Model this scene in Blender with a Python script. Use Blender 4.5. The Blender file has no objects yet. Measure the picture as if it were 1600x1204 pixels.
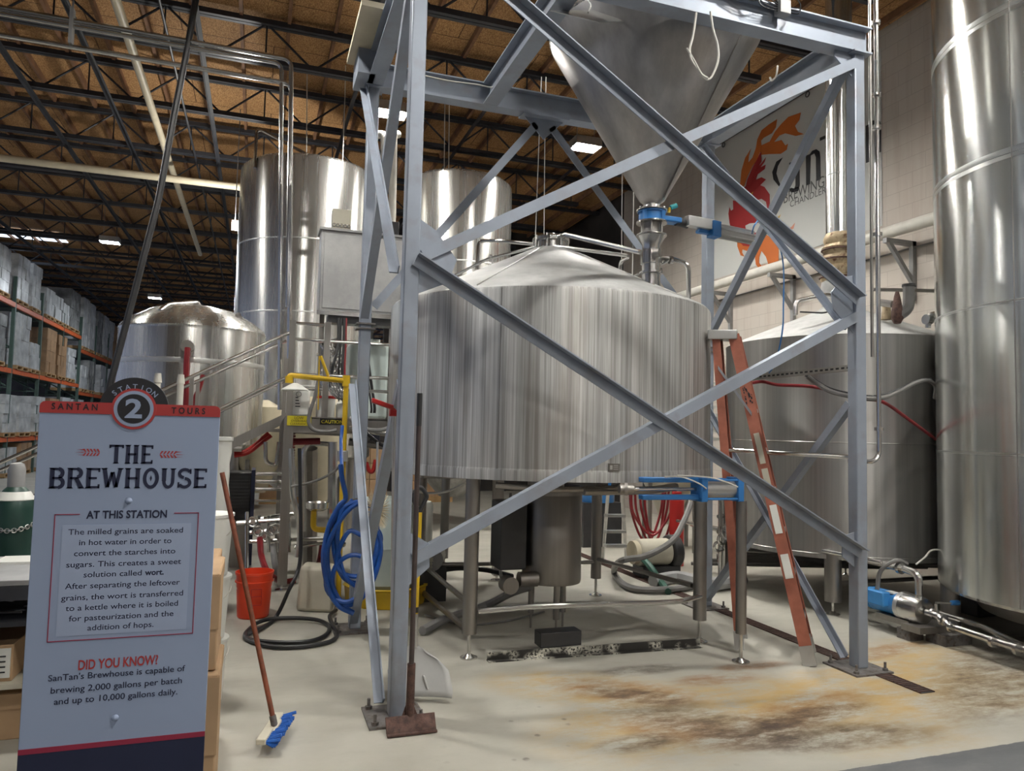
import bpy, bmesh, math, random
from math import sin, cos, pi, radians, hypot, atan2, sqrt, tan
from mathutils import Vector as V, Matrix
random.seed(7)
SC = bpy.context.scene
COL = SC.collection
# ------------------------------------------------------------------ camera
FPX, YAW, PITCH, ROLL, EYE = 1150.0, radians(19.0), radians(3.58), radians(1.34), 1.6
_f = V((sin(YAW)*cos(PITCH), cos(YAW)*cos(PITCH), sin(PITCH)))
_r0 = V((cos(YAW), -sin(YAW), 0)); _u0 = _r0.cross(_f)
_r = _r0*cos(ROLL) + _u0*sin(ROLL); _u = _u0*cos(ROLL) - _r0*sin(ROLL)
camd = bpy.data.cameras.new('camera'); cam = bpy.data.objects.new('camera', camd); COL.objects.link(cam)
M = Matrix((( _r.x, _u.x, -_f.x, 0), (_r.y, _u.y, -_f.y, 0), (_r.z, _u.z, -_f.z, EYE), (0, 0, 0, 1)))
cam.matrix_world = M
camd.sensor_fit = 'HORIZONTAL'; camd.sensor_width = 36.0; camd.lens = FPX/1600*36.0
camd.clip_start = 0.05; camd.clip_end = 300
SC.camera = cam
# ------------------------------------------------------------------ world, exposure
wd = bpy.data.worlds.new('world'); SC.world = wd; wd.use_nodes = True
bgn = wd.node_tree.nodes['Background']
bgn.inputs[0].default_value = (0.62, 0.72, 1.0, 1); bgn.inputs[1].default_value = 0.28
SC.view_settings.view_transform = 'Standard'; SC.view_settings.look = 'None'
SC.view_settings.exposure = 0.44; SC.view_settings.gamma = 1.0
SC.view_settings.use_curve_mapping = False
LAMP = 520.0          # strength of the high bay lamps

# photograph survey: a sight line met with a known plane gives the real position of a thing
def _ray(px, py): return _f + _r*((px-800)/FPX) - _u*((py-602)/FPX)
def PZ(px, py, z=0.0):
    d = _ray(px, py); t = (z-EYE)/d.z; return V((d.x*t, d.y*t, z))
def PY(px, py, y):
    d = _ray(px, py); t = y/d.y; return V((d.x*t, y, EYE+d.z*t))
def PX(px, py, x):
    d = _ray(px, py); t = x/d.x; return V((x, d.y*t, EYE+d.z*t))
def PD(px, py, D):
    d = _ray(px, py); t = D/hypot(d.x, d.y); return V((d.x*t, d.y*t, EYE+d.z*t))

# ------------------------------------------------------------------ materials
def newmat(name):
    m = bpy.data.materials.new(name); m.use_nodes = True
    nt = m.node_tree; b = nt.nodes['Principled BSDF']
    return m, nt, b
def N(nt, t, **kw):
    n = nt.nodes.new(t)
    for k, v in kw.items(): setattr(n, k, v)
    return n
def L(nt, a, b): nt.links.new(a, b)
def ramp(nt, fac, stops):
    r = N(nt, 'ShaderNodeValToRGB'); e = r.color_ramp.elements
    while len(e) < len(stops): e.new(0.5)
    for i, (p, c) in enumerate(stops):
        e[i].position = p; e[i].color = (*c, 1) if len(c) == 3 else c
    L(nt, fac, r.inputs[0]); return r.outputs[0]
def noise(nt, vec, scale=(1, 1, 1), s=1.0, detail=4, rough=.55):
    mp = N(nt, 'ShaderNodeMapping'); mp.inputs['Scale'].default_value = scale
    L(nt, vec, mp.inputs[0])
    n = N(nt, 'ShaderNodeTexNoise'); n.inputs['Scale'].default_value = s
    n.inputs['Detail'].default_value = detail; n.inputs['Roughness'].default_value = rough
    L(nt, mp.outputs[0], n.inputs['Vector']); return n.outputs['Fac']
def mixc(nt, fac, a, b, mode='MIX'):
    m = N(nt, 'ShaderNodeMix', data_type='RGBA', blend_type=mode)
    for sock, v in ((0, fac), (6, a), (7, b)):
        if hasattr(v, 'is_linked'): L(nt, v, m.inputs[sock])
        else: m.inputs[sock].default_value = v if sock == 0 else (*v, 1)
    return m.outputs[2]
def mth(nt, op, a, b=None, clamp=False):
    m = N(nt, 'ShaderNodeMath', operation=op, use_clamp=clamp)
    for i, v in enumerate((a, b)):
        if v is None: continue
        if hasattr(v, 'is_linked'): L(nt, v, m.inputs[i])
        else: m.inputs[i].default_value = v
    return m.outputs[0]
def geo(nt): return N(nt, 'ShaderNodeNewGeometry').outputs['Position']
def objc(nt): return N(nt, 'ShaderNodeTexCoord').outputs['Object']
def bump(nt, b, h, strength=.2, dist=.01):
    n = N(nt, 'ShaderNodeBump'); n.inputs['Strength'].default_value = strength; n.inputs['Distance'].default_value = dist
    L(nt, h, n.inputs['Height']); L(nt, n.outputs[0], b.inputs['Normal'])
def plain(name, col, rough=.5, metal=0.0, var=.12, sc=6.0, bmp=0.0, dirt=None):
    m, nt, b = newmat(name); p = geo(nt)
    n = noise(nt, p, s=sc)
    lo = tuple(c*(1-var) for c in col); hi = tuple(min(1, c*(1+var)) for c in col)
    c = ramp(nt, n, [(.3, lo), (.7, hi)])
    if dirt:
        n2 = noise(nt, p, s=sc*2.3, detail=8)
        c = mixc(nt, ramp(nt, n2, [(.52, (0, 0, 0)), (.72, (1, 1, 1))]), c, dirt)
    L(nt, c, b.inputs['Base Color']); b.inputs['Roughness'].default_value = rough; b.inputs['Metallic'].default_value = metal
    if bmp: bump(nt, b, noise(nt, p, s=sc*8), bmp)
    return m
def steel(name, col=(.6, .6, .58), rough=.28, streak=.25, sc=22., zs=.25, bmp=.06, aniso=.0, blot=0., rv=.12, metal=1.0, fine=0.):
    m, nt, b = newmat(name); p = geo(nt)
    n = noise(nt, p, (sc, sc, zs), 1.0, 6, .65)
    n2 = noise(nt, p, (sc*.16, sc*.16, zs*.5), 1.0, 3)
    lo = tuple(c*(1-streak) for c in col); hi = tuple(min(1, c*(1+streak*.5)) for c in col)
    c = ramp(nt, n, [(.25, lo), (.75, hi)])
    c2 = ramp(nt, n2, [(.3, (1-streak*.7,)*3), (.7, (1, 1, 1))])
    c = mixc(nt, 1.0, c, c2, 'MULTIPLY')
    if fine:
        nf = noise(nt, p, (fine, fine, .55), 1.0, 4, .7)
        c = mixc(nt, 1.0, c, ramp(nt, nf, [(.36, (.62, .61, .59)), (.56, (1, 1, 1)), (.72, (1.0, 1.0, 1.0))]), 'MULTIPLY')
        c = mixc(nt, ramp(nt, noise(nt, p, (fine*.8, fine*.8, .3), 1.0, 3), [(.62, (0, 0, 0)), (.74, (.4,)*3)]), c, (.7, .7, .68))
        c = mixc(nt, ramp(nt, noise(nt, p, (5, 5, .9), 1.0, 4), [(.52, (0, 0, 0)), (.74, (.55,)*3)]), c, (.27, .235, .205))
    if blot:
        n3 = noise(nt, p, s=2.2, detail=8, rough=.7)
        c = mixc(nt, ramp(nt, n3, [(.42, (0, 0, 0)), (.68, (blot,)*3)]), c, (.62, .62, .6))
    L(nt, c, b.inputs['Base Color']); b.inputs['Metallic'].default_value = metal
    r = N(nt, 'ShaderNodeMapRange'); r.inputs[3].default_value = rough-rv*.5; r.inputs[4].default_value = rough+rv
    L(nt, n, r.inputs[0]); L(nt, r.outputs[0], b.inputs['Roughness'])
    if bmp: bump(nt, b, noise(nt, p, (sc*.35, sc*.35, zs*.6), 1.0, 3), bmp, .02)
    if aniso:
        tg = N(nt, 'ShaderNodeTangent', direction_type='RADIAL', axis='Z')
        L(nt, tg.outputs[0], b.inputs['Tangent']); b.inputs['Anisotropic'].default_value = aniso; b.inputs['Anisotropic Rotation'].default_value = .25
    return m
def emit(name, col, s):
    m, nt, b = newmat(name); b.inputs['Base Color'].default_value = (*col, 1)
    b.inputs['Emission Color'].default_value = (*col, 1); b.inputs['Emission Strength'].default_value = s
    return m
def clearish(name, col, rough=.35, trans=.5):
    m, nt, b = newmat(name); b.inputs['Base Color'].default_value = (*col, 1)
    b.inputs['Roughness'].default_value = rough; b.inputs['Transmission Weight'].default_value = trans; b.inputs['IOR'].default_value = 1.3
    return m

MT = {}
MT['mash'] = steel('mash steel', (.68, .68, .665), .42, .5, 20, .22, .12, aniso=.5, metal=.62, fine=55.)
MT['roof'] = steel('cone roof steel', (.52, .52, .51), .62, .3, 5, 5, .03, blot=.35, metal=.3)
MT['tank'] = steel('polished tank steel', (.70, .69, .66), .24, .25, 10, .05, .14, aniso=.8, metal=.92)
MT['tankr'] = steel('smooth tank steel', (.76, .78, .76), .18, .22, 6, .05, .08, aniso=.8, metal=.92)
MT['kettle'] = steel('kettle steel', (.55, .54, .52), .32, .3, 14, .12, .08, aniso=.75, metal=.86)
MT['weldr'] = steel('rough weld zone steel', (.66, .67, .65), .36, .15, 6, .3, .0, aniso=.6)
MT['weld'] = steel('weld band steel', (.70, .70, .68), .42, .1, 4, 4, .0)
MT['hopper'] = steel('hopper steel', (.50, .48, .46), .36, .25, 9, .5, .05)
MT['ss'] = steel('sanitary pipe steel', (.62, .61, .59), .2, .1, 4, 4, .0)
MT['ssd'] = steel('dull leg steel', (.36, .34, .32), .42, .2, 12, .4, .03)
MT['cab'] = steel('cabinet steel', (.40, .40, .40), .5, .15, 3, 3, .0, blot=.4)
MT['gal'] = plain('grey tower paint', (.29, .325, .385), .5, .35, .10, 3.0, dirt=(.27, .28, .31))
MT['galb'] = plain('scuffed base plate steel', (.17, .16, .155), .6, .5, .3, 14, .2, dirt=(.10, .07, .05))
MT['black'] = plain('black rubber', (.018, .018, .02), .45, 0, .2)
MT['blackp'] = plain('black paint', (.03, .03, .032), .4, 0, .2)
MT['joist'] = plain('dark joist paint', (.035, .037, .045), .5, .2, .2)
MT['wood'] = plain('brown timber', (.20, .10, .05), .75, 0, .3, 5)
MT['blue'] = plain('blue enamel', (.03, .16, .42), .35, 0, .1)
MT['bhose'] = plain('blue hose rubber', (.01, .075, .33), .4, 0, .15, 20)
MT['bpump'] = plain('pump motor blue', (.045, .22, .52), .38, 0, .1)
MT['orange'] = plain('orange fibreglass', (.33, .11, .07), .5, 0, .2, 9, dirt=(.30, .10, .06))
MT['rackor'] = plain('rack orange paint', (.62, .12, .03), .5, 0, .1)
MT['rackgr'] = plain('rack upright green', (.07, .11, .09), .5, 0, .1)
MT['yellow'] = plain('yellow paint', (.62, .40, .015), .4, 0, .1)
MT['red'] = plain('red plastic', (.45, .02, .018), .4, 0, .12)
MT['redh'] = plain('red hose rubber', (.22, .015, .02), .4, 0, .2)
MT['bucket'] = plain('orange red bucket plastic', (.72, .055, .015), .4, 0, .05)
MT['whitep'] = plain('white plastic', (.70, .70, .66), .4, 0, .06, 3)
MT['cream'] = plain('cream pipe', (.55, .49, .36), .5, 0, .08)
MT['beige'] = plain('beige plastic', (.50, .47, .38), .5, 0, .1, 4)
MT['frost'] = plain('frosted white plastic', (.50, .58, .56), .35, 0, .08, 3)
MT['card'] = plain('cardboard', (.44, .29, .165), .8, 0, .12, 4)
MT['cardw'] = plain('white cartons under film', (.54, .54, .53), .28, 0, .35, 3.5, .4)
MT['cardg'] = plain('grey shrink wrapped load', (.27, .27, .26), .25, 0, .45, 3, .4)
MT['cardb'] = plain('brown cartons under film', (.36, .22, .12), .4, 0, .3, 3, .15)
MT['pallet'] = plain('pallet timber', (.42, .26, .12), .8, 0, .2, 6)
MT['rust'] = plain('rusted iron', (.10, .055, .045), .75, .3, .4, 25, .4, dirt=(.05, .035, .03))
MT['handd'] = plain('dark worn handle', (.055, .04, .038), .5, 0, .3, 10)
MT['hand'] = plain('worn brown handle', (.20, .06, .03), .55, 0, .35, 12, dirt=(.12, .05, .03))
MT['alu'] = plain('dull aluminium', (.55, .55, .54), .35, .85, .1)
MT['scoop'] = plain('white scoop plastic', (.43, .43, .42), .45, 0, .08, 5)
MT['bristle'] = plain('cream bristle', (.62, .53, .37), .8, 0, .2, 30)
MT['bluebr'] = plain('blue bristle', (.01, .12, .52), .6, 0, .25, 60, .6)
MT['pvc'] = plain('white pipe plastic', (.62, .60, .54), .45, 0, .08)
MT['gasgr'] = plain('dark green cylinder paint', (.012, .045, .035), .45, 0, .15)
MT['navy'] = plain('navy print', (.012, .016, .045), .5, 0, .03)
MT['signw'] = plain('sign board white in shade', (.27, .33, .46), .5, 0, .02, 2)  # white board and its pale panel toned blue-grey: cool shade put into the colour
MT['signp'] = plain('sign text panel pale in shade', (.315, .375, .51), .5, 0, .02, 2)
MT['signred'] = plain('sign red print', (.36, .035, .034), .5, 0, .03)
MT['signblk'] = plain('sign black print', (.012, .012, .016), .5, 0, .03)
MT['maroon'] = plain('sign maroon print', (.26, .02, .05), .5, 0, .03)
MT['cautb'] = plain('caution black', (.012, .011, .01), .4, 0, .05)
MT['cauty'] = plain('caution yellow', (.60, .50, .02), .45, 0, .1, 20)
MT['wire'] = plain('white wire', (.62, .6, .55), .5, 0, .05)
MT['grey'] = plain('grey conduit', (.30, .30, .30), .5, .2, .15)
MT['greyh'] = plain('grey hose', (.16, .155, .15), .5, 0, .2)
MT['green'] = plain('green hose', (.02, .085, .06), .5, 0, .1)
MT['teal'] = plain('teal fitting', (.03, .33, .36), .4, 0, .05)
MT['rustwrap'] = plain('stained foil wrap', (.42, .33, .21), .55, .3, .25, 8, .3, dirt=(.10, .035, .015))
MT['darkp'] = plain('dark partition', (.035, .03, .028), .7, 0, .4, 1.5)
MT['tube'] = plain('flexible black tube', (.022, .022, .024), .5, 0, .2)
MT['lamp'] = emit('lamp diffuser', (1.0, .975, .915), LAMP)
MT['lampc'] = emit('lamp diffuser cool', (.85, .93, 1.0), 520.0)
MT['skyl'] = emit('skylight daylight', (.75, .85, 1.0), 1.6)
MT['fl_o'] = plain('mural orange', (.55, .14, .025), .6, 0, .12, 1.5)
MT['fl_r'] = plain('mural red', (.34, .02, .022), .6, 0, .1, 1.5)
MT['fl_y'] = plain('mural yellow', (.55, .33, .04), .6, 0, .05)
MT['fl_p'] = plain('mural pink', (.60, .26, .18), .6, 0, .05)
MT['ban'] = plain('banner cloth', (.56, .57, .55), .7, 0, .03, .8)
MT['bantxt'] = plain('banner grey print', (.12, .12, .12), .7, 0, .03)

def mat_floor():
    m, nt, b = newmat('stained concrete'); p = geo(nt)
    n1 = noise(nt, p, s=.9, detail=8, rough=.6); n2 = noise(nt, p, s=9, detail=10, rough=.7); n3 = noise(nt, p, (1, 2.2, 1), 2.3, 9, .68)
    c = ramp(nt, n1, [(.3, (.33, .315, .27)), (.7, (.43, .415, .36))])
    c = mixc(nt, ramp(nt, n2, [(.55, (0, 0, 0)), (.8, (.55,)*3)]), c, (.40, .37, .31))
    c = mixc(nt, ramp(nt, n3, [(.56, (0, 0, 0)), (.78, (.5,)*3)]), c, (.30, .28, .25))
    def blob(cx, cy, rx, ry, rot=0.0):
        mp = N(nt, 'ShaderNodeMapping', vector_type='TEXTURE')
        mp.inputs['Location'].default_value = (cx, cy, 0); mp.inputs['Rotation'].default_value = (0, 0, rot)
        mp.inputs['Scale'].default_value = (rx, ry, 1e3)
        L(nt, p, mp.inputs[0])
        ln = N(nt, 'ShaderNodeVectorMath', operation='LENGTH'); L(nt, mp.outputs[0], ln.inputs[0])
        d = mth(nt, 'SUBTRACT', 1.35, ln.outputs['Value'], True)
        k = mth(nt, 'MULTIPLY', mth(nt, 'MULTIPLY', d, 1.6, True), ramp(nt, n3b, [(.40, (0, 0, 0)), (.60, (1, 1, 1))]), True)
        return k
    n3b = noise(nt, p, (1.5, 3.6, 1), 2.1, 12, .78)
    # rust and yeast stains (centre, radii, turn), measured off the floor
    for col, k, spots in (
        ((.42, .29, .12), .85, [(2.35, 3.75, .8, .45, .2), (3.3, 3.6, .7, .55, -.2), (3.9, 3.9, .9, .35, .3), (4.6, 4.2, .7, .4, .4), (2.0, 4.35, .55, .28, -.5), (4.6, 3.6, .6, .28, .2)]),
        ((.23, .11, .045), .8, [(2.25, 4.2, .42, .18, -.55), (2.95, 4.25, .28, .10, 0), (3.1, 3.62, .55, .16, .3), (3.35, 4.42, .28, .08, 0), (2.3, 3.55, .4, .16, -.6), (4.5, 4.45, .5, .10, .2)]),
        ((.075, .055, .045), .85, [(2.3, 4.1, .3, .11, -.6), (2.5, 3.6, .55, .2, -.7), (3.1, 3.55, .42, .10, .1), (2.9, 3.3, .65, .16, -.15), (1.95, 3.5, .22, .09, .1), (5.1, 3.9, 1.2, .32, .5), (2.55, 4.55, .3, .09, 0)])):
        for s in spots:
            c = mixc(nt, mth(nt, 'MULTIPLY', blob(*s), k), c, col)
    vo = N(nt, 'ShaderNodeTexVoronoi'); vo.inputs['Scale'].default_value = 7.0; L(nt, p, vo.inputs['Vector'])
    sp_ = mth(nt, 'MULTIPLY', ramp(nt, vo.outputs['Distance'], [(.10, (1, 1, 1)), (.16, (0, 0, 0))]), blob(1.9, 3.65, .8, .5, .2))
    c = mixc(nt, mth(nt, 'MULTIPLY', sp_, .8), c, (.10, .085, .07))
    # darker sealed strip in front of the kerb line
    sep = N(nt, 'ShaderNodeSeparateXYZ'); L(nt, p, sep.inputs[0])
    kk = mth(nt, 'LESS_THAN', mth(nt, 'ADD', sep.outputs[1], mth(nt, 'MULTIPLY', n2, .03)), 2.955)
    c = mixc(nt, kk, c, mixc(nt, ramp(nt, n3, [(.45, (0, 0, 0)), (.75, (1, 1, 1))]), (.10, .105, .11), (.19, .19, .19)))
    L(nt, c, b.inputs['Base Color'])
    L(nt, ramp(nt, n3, [(.3, (.42,)*3), (.7, (.65,)*3)]), b.inputs['Roughness'])
    bump(nt, b, n2, .12, .01); return m
MT['floor'] = mat_floor()
def mat_osb():
    m, nt, b = newmat('strand board deck'); p = geo(nt)
    v = N(nt, 'ShaderNodeTexVoronoi'); mp = N(nt, 'ShaderNodeMapping'); mp.inputs['Scale'].default_value = (22, 9, 5); mp.inputs['Rotation'].default_value = (0, 0, .4)
    L(nt, p, mp.inputs[0]); L(nt, mp.outputs[0], v.inputs['Vector'])
    sp = N(nt, 'ShaderNodeSeparateColor'); L(nt, v.outputs['Color'], sp.inputs[0])
    c = ramp(nt, sp.outputs[0], [(0, (.30, .150, .055)), (.5, (.48, .255, .10)), (1, (.66, .40, .18))])
    n = noise(nt, p, s=.5, detail=3)
    c = mixc(nt, 1.0, c, ramp(nt, n, [(.3, (.72, .70, .68)), (.7, (1, 1, 1))]), 'MULTIPLY')
    br = N(nt, 'ShaderNodeTexBrick'); br.inputs['Scale'].default_value = 1; br.inputs['Brick Width'].default_value = 2.44; br.inputs['Row Height'].default_value = 1.22
    br.inputs['Mortar Size'].default_value = .008; br.inputs['Color1'].default_value = (1, 1, 1, 1); br.inputs['Color2'].default_value = (.85, .85, .85, 1); br.inputs['Mortar'].default_value = (.25, .2, .15, 1)
    L(nt, p, br.inputs['Vector']); c = mixc(nt, 1.0, c, br.outputs['Color'], 'MULTIPLY')
    L(nt, c, b.inputs['Base Color']); b.inputs['Roughness'].default_value = .8; return m
MT['osb'] = mat_osb()
def mat_block():
    m, nt, b = newmat('painted block wall'); p = geo(nt)
    sep = N(nt, 'ShaderNodeSeparateXYZ'); L(nt, p, sep.inputs[0]); cb = N(nt, 'ShaderNodeCombineXYZ')
    L(nt, sep.outputs[1], cb.inputs[0]); L(nt, sep.outputs[2], cb.inputs[1])
    br = N(nt, 'ShaderNodeTexBrick'); br.inputs['Scale'].default_value = 1; br.inputs['Brick Width'].default_value = .4; br.inputs['Row Height'].default_value = .2
    br.inputs['Mortar Size'].default_value = .006; br.inputs['Mortar Smooth'].default_value = .6
    for k, c in (('Color1', (.56, .51, .455)), ('Color2', (.53, .485, .43)), ('Mortar', (.44, .40, .355))): br.inputs[k].default_value = (*c, 1)
    L(nt, cb.outputs[0], br.inputs['Vector'])
    n = noise(nt, p, (3, 3, .25), 2.0, 6); n2 = noise(nt, p, s=.8, detail=4)
    c = mixc(nt, ramp(nt, n, [(.5, (0, 0, 0)), (.8, (.45,)*3)]), br.outputs['Color'], (.34, .25, .20))
    c = mixc(nt, ramp(nt, n2, [(.45, (0, 0, 0)), (.75, (.3,)*3)]), c, (.42, .33, .28))
    L(nt, c, b.inputs['Base Color']); b.inputs['Roughness'].default_value = .7; bump(nt, b, br.outputs['Fac'], -.25, .006); return m
MT['block'] = mat_block()
def mat_holes():
    m = plain('perforated strut steel', (.36, .36, .33), .4, .8, .1); return m
MT['strut'] = mat_holes()
def mat_kerb():
    m, nt, b = newmat('flaking black paint on steel'); p = geo(nt)
    n = noise(nt, p, (1, 1, 1), 3.2, 3); n2 = noise(nt, p, s=60, detail=3)
    k = mth(nt, 'MULTIPLY', ramp(nt, n, [(.50, (0, 0, 0)), (.6, (1, 1, 1))]), ramp(nt, n2, [(.42, (0, 0, 0)), (.5, (1, 1, 1))]))
    L(nt, mixc(nt, k, (.022, .02, .018), (.6, .58, .5)), b.inputs['Base Color']); b.inputs['Roughness'].default_value = .55; return m
MT['kerb'] = mat_kerb()

# ------------------------------------------------------------------ mesh helpers
ROOT = {}
class MB:
    def __init__(s): s.v = []; s.f = []
    def add(s, vs, fs):
        o = len(s.v); s.v += [tuple(x) for x in vs]; s.f += [tuple(i+o for i in f) for f in fs]; return s
    def bx(s, x0, y0, z0, x1, y1, z1):
        v = [(x0, y0, z0), (x1, y0, z0), (x1, y1, z0), (x0, y1, z0), (x0, y0, z1), (x1, y0, z1), (x1, y1, z1), (x0, y1, z1)]
        return s.add(v, [(3, 2, 1, 0), (4, 5, 6, 7), (0, 1, 5, 4), (1, 2, 6, 5), (2, 3, 7, 6), (3, 0, 4, 7)])
    def obx(s, p0, p1, a, b, wa, wb):
        """bar from p0 to p1, width wa along a and wb along b, centred"""
        p0, p1, a, b = V(p0), V(p1), V(a).normalized(), V(b).normalized()
        v = [p+a*(sa*wa/2)+b*(sb*wb/2) for p in (p0, p1) for sa, sb in ((-1, -1), (1, -1), (1, 1), (-1, 1))]
        return s.add(v, [(3, 2, 1, 0), (4, 5, 6, 7), (0, 1, 5, 4), (1, 2, 6, 5), (2, 3, 7, 6), (3, 0, 4, 7)])
    def prof(s, p0, p1, a, b, pts):
        """profile pts (u,v) in directions a,b swept p0->p1"""
        p0, p1, a, b = V(p0), V(p1), V(a), V(b); n = len(pts)
        v = [p+a*u+b*w for p in (p0, p1) for u, w in pts]
        f = [tuple(range(n-1, -1, -1)), tuple(range(n, 2*n))]+[(i, (i+1) % n, n+(i+1) % n, n+i) for i in range(n)]
        return s.add(v, f)
    def angle(s, p0, p1, w, t, a, b):
        ax = (V(p1)-V(p0)).normalized()
        a = V(a)-ax*V(a).dot(ax); a.normalize(); b = V(b)-ax*V(b).dot(ax); b.normalize()
        return s.prof(p0, p1, a, b, [(0, 0), (w, 0), (w, t), (t, t), (t, w), (0, w)])
    def ibeam(s, p0, p1, h, w, t=.012, up=(0, 0, 1)):
        ax = (V(p1)-V(p0)).normalized(); b = V(up); a = ax.cross(b).normalized()
        P = [(-w/2, 0), (w/2, 0), (w/2, t), (t/2, t), (t/2, h-t), (w/2, h-t), (w/2, h), (-w/2, h), (-w/2, h-t), (-t/2, h-t), (-t/2, t), (-w/2, t)]
        return s.prof(p0, p1, a, b, P)
    def cyl(s, p0, p1, r0, r1=None, n=16, cap=True):
        p0, p1 = V(p0), V(p1); r1 = r0 if r1 is None else r1
        ax = (p1-p0).normalized(); a = ax.orthogonal().normalized(); b = ax.cross(a)
        v = [p+(a*cos(2*pi*i/n)+b*sin(2*pi*i/n))*r for p, r in ((p0, r0), (p1, r1)) for i in range(n)]
        f = [(i, (i+1) % n, n+(i+1) % n, n+i) for i in range(n)]
        if cap: f += [tuple(range(n-1, -1, -1)), tuple(range(n, 2*n))]
        return s.add(v, f)
    def tube(s, pts, r, n=8, closed=False):
        pts = [V(p) for p in pts]; m = len(pts); v = []; f = []
        t0 = (pts[1]-pts[0]).normalized(); a = t0.orthogonal().normalized(); pt = t0
        for i, p in enumerate(pts):
            q0 = pts[i-1] if i or closed else pts[0]; q1 = pts[(i+1) % m] if i < m-1 or closed else pts[-1]
            t = (q1-q0)
            t = t.normalized() if t.length > 1e-9 else pt
            rot = pt.rotation_difference(t); a = (rot @ a); a = (a-t*a.dot(t)).normalized(); pt = t; b = t.cross(a)
            rr = r[i] if isinstance(r, (list, tuple)) else r
            v += [p+(a*cos(2*pi*k/n)+b*sin(2*pi*k/n))*rr for k in range(n)]
        for i in range(m if closed else m-1):
            j = (i+1) % m
            f += [(i*n+k, i*n+(k+1) % n, j*n+(k+1) % n, j*n+k) for k in range(n)]
        if not closed: f += [tuple(range(n-1, -1, -1)), tuple((m-1)*n+k for k in range(n))]
        return s.add(v, f)
    def lathe(s, c, prof, n=48, axis=None, cap=True):
        """prof [(r,z)] about vertical axis at c (x,y,z0); or along axis vector"""
        c = V(c); ax = V(axis).normalized() if axis else V((0, 0, 1))
        a = V((1, 0, 0)) if not axis else ax.orthogonal().normalized(); b = ax.cross(a)
        v = [c+ax*z+(a*cos(2*pi*i/n)+b*sin(2*pi*i/n))*r for r, z in prof for i in range(n)]
        f = []
        for j in range(len(prof)-1):
            f += [(j*n+i, j*n+(i+1) % n, (j+1)*n+(i+1) % n, (j+1)*n+i) for i in range(n)]
        if cap: f += [tuple(range(n-1, -1, -1)), tuple((len(prof)-1)*n+i for i in range(n))]
        return s.add(v, f)
    def plate(s, pts, th):
        """flat polygon given by 3D points, thickened along its normal by th"""
        pts = [V(p) for p in pts]; n = len(pts); nr = V((0, 0, 0))
        for i in range(n): nr += pts[i].cross(pts[(i+1) % n])
        nr.normalize(); v = pts+[p+nr*th for p in pts]
        f = [tuple(range(n-1, -1, -1)), tuple(range(n, 2*n))]+[(i, (i+1) % n, n+(i+1) % n, n+i) for i in range(n)]
        return s.add(v, f)
    def ring(s, c, R, r, n=32, m=8, a=(1, 0, 0), b=(0, 1, 0)):
        a, b = V(a), V(b); c = V(c)
        return s.tube([c+(a*cos(2*pi*i/n)+b*sin(2*pi*i/n))*R for i in range(n)], r, m, True)
    def build(s, name, mat, parent=None, bev=0, sharp=35):
        o0 = V((0, 0, 0))
        q = parent
        if parent is not None:
            while q.parent is not None: q = q.parent
            o0 = V(ROOT.get(q.name, q.location))
        elif s.v:
            xs, ys, zs = zip(*s.v); o0 = V(((min(xs)+max(xs))/2, (min(ys)+max(ys))/2, min(zs)))
        me = bpy.data.meshes.new(name)
        me.from_pydata([(x-o0.x, y-o0.y, z-o0.z) for x, y, z in s.v], [], s.f)
        bm = bmesh.new(); bm.from_mesh(me); bmesh.ops.recalc_face_normals(bm, faces=bm.faces); bm.to_mesh(me); bm.free()
        me.shade_smooth(); me.set_sharp_from_angle(angle=radians(sharp))
        me.materials.append(MT[mat] if isinstance(mat, str) else mat)
        o = bpy.data.objects.new(name, me); COL.objects.link(o)
        if parent is not None: o.parent = parent
        else: o.location = o0; ROOT[o.name] = tuple(o0)
        if bev:
            md = o.modifiers.new('bevel', 'BEVEL'); md.width = bev; md.segments = 2; md.limit_method = 'ANGLE'
        return o
def tag(o, label, cat, group=None):
    o['label'] = label; o['category'] = cat
    if group: o['group'] = group
    return o
def thing(name, label, cat, loc, group=None):
    o = bpy.data.objects.new(name, None); COL.objects.link(o); o.location = loc; o.empty_display_size = .1
    ROOT[o.name] = tuple(loc); return tag(o, label, cat, group)
def struct(o): o['kind'] = 'structure'; return o
def copy_tree(o, parent=None):
    c = o.copy(); COL.objects.link(c); c.parent = parent
    for ch in o.children: copy_tree(ch, c)
    return c
def spline(P, k=8):
    P = [V(p) for p in P]; Q = [P[0]*2-P[1]]+P+[P[-1]*2-P[-2]]; out = []
    for i in range(1, len(Q)-2):
        p0, p1, p2, p3 = Q[i-1:i+3]
        for j in range(k):
            t = j/k
            out.append(((p1*2)+(p2-p0)*t+(p0*2-p1*5+p2*4-p3)*t*t+(p1*3-p0-p2*3+p3)*t**3)*.5)
    out.append(P[-1]); return out
def fillet(P, rad=.05, k=5):
    P = [V(p) for p in P]; out = [P[0]]
    for i in range(1, len(P)-1):
        a = (P[i-1]-P[i]); b = (P[i+1]-P[i]); d = min(rad, a.length*.45, b.length*.45)
        A = P[i]+a.normalized()*d; B = P[i]+b.normalized()*d
        for j in range(k+1):
            t = j/k; out.append(A*(1-t)**2+P[i]*2*t*(1-t)+B*t*t)
    out.append(P[-1]); return out
_fontcache = {}
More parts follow.
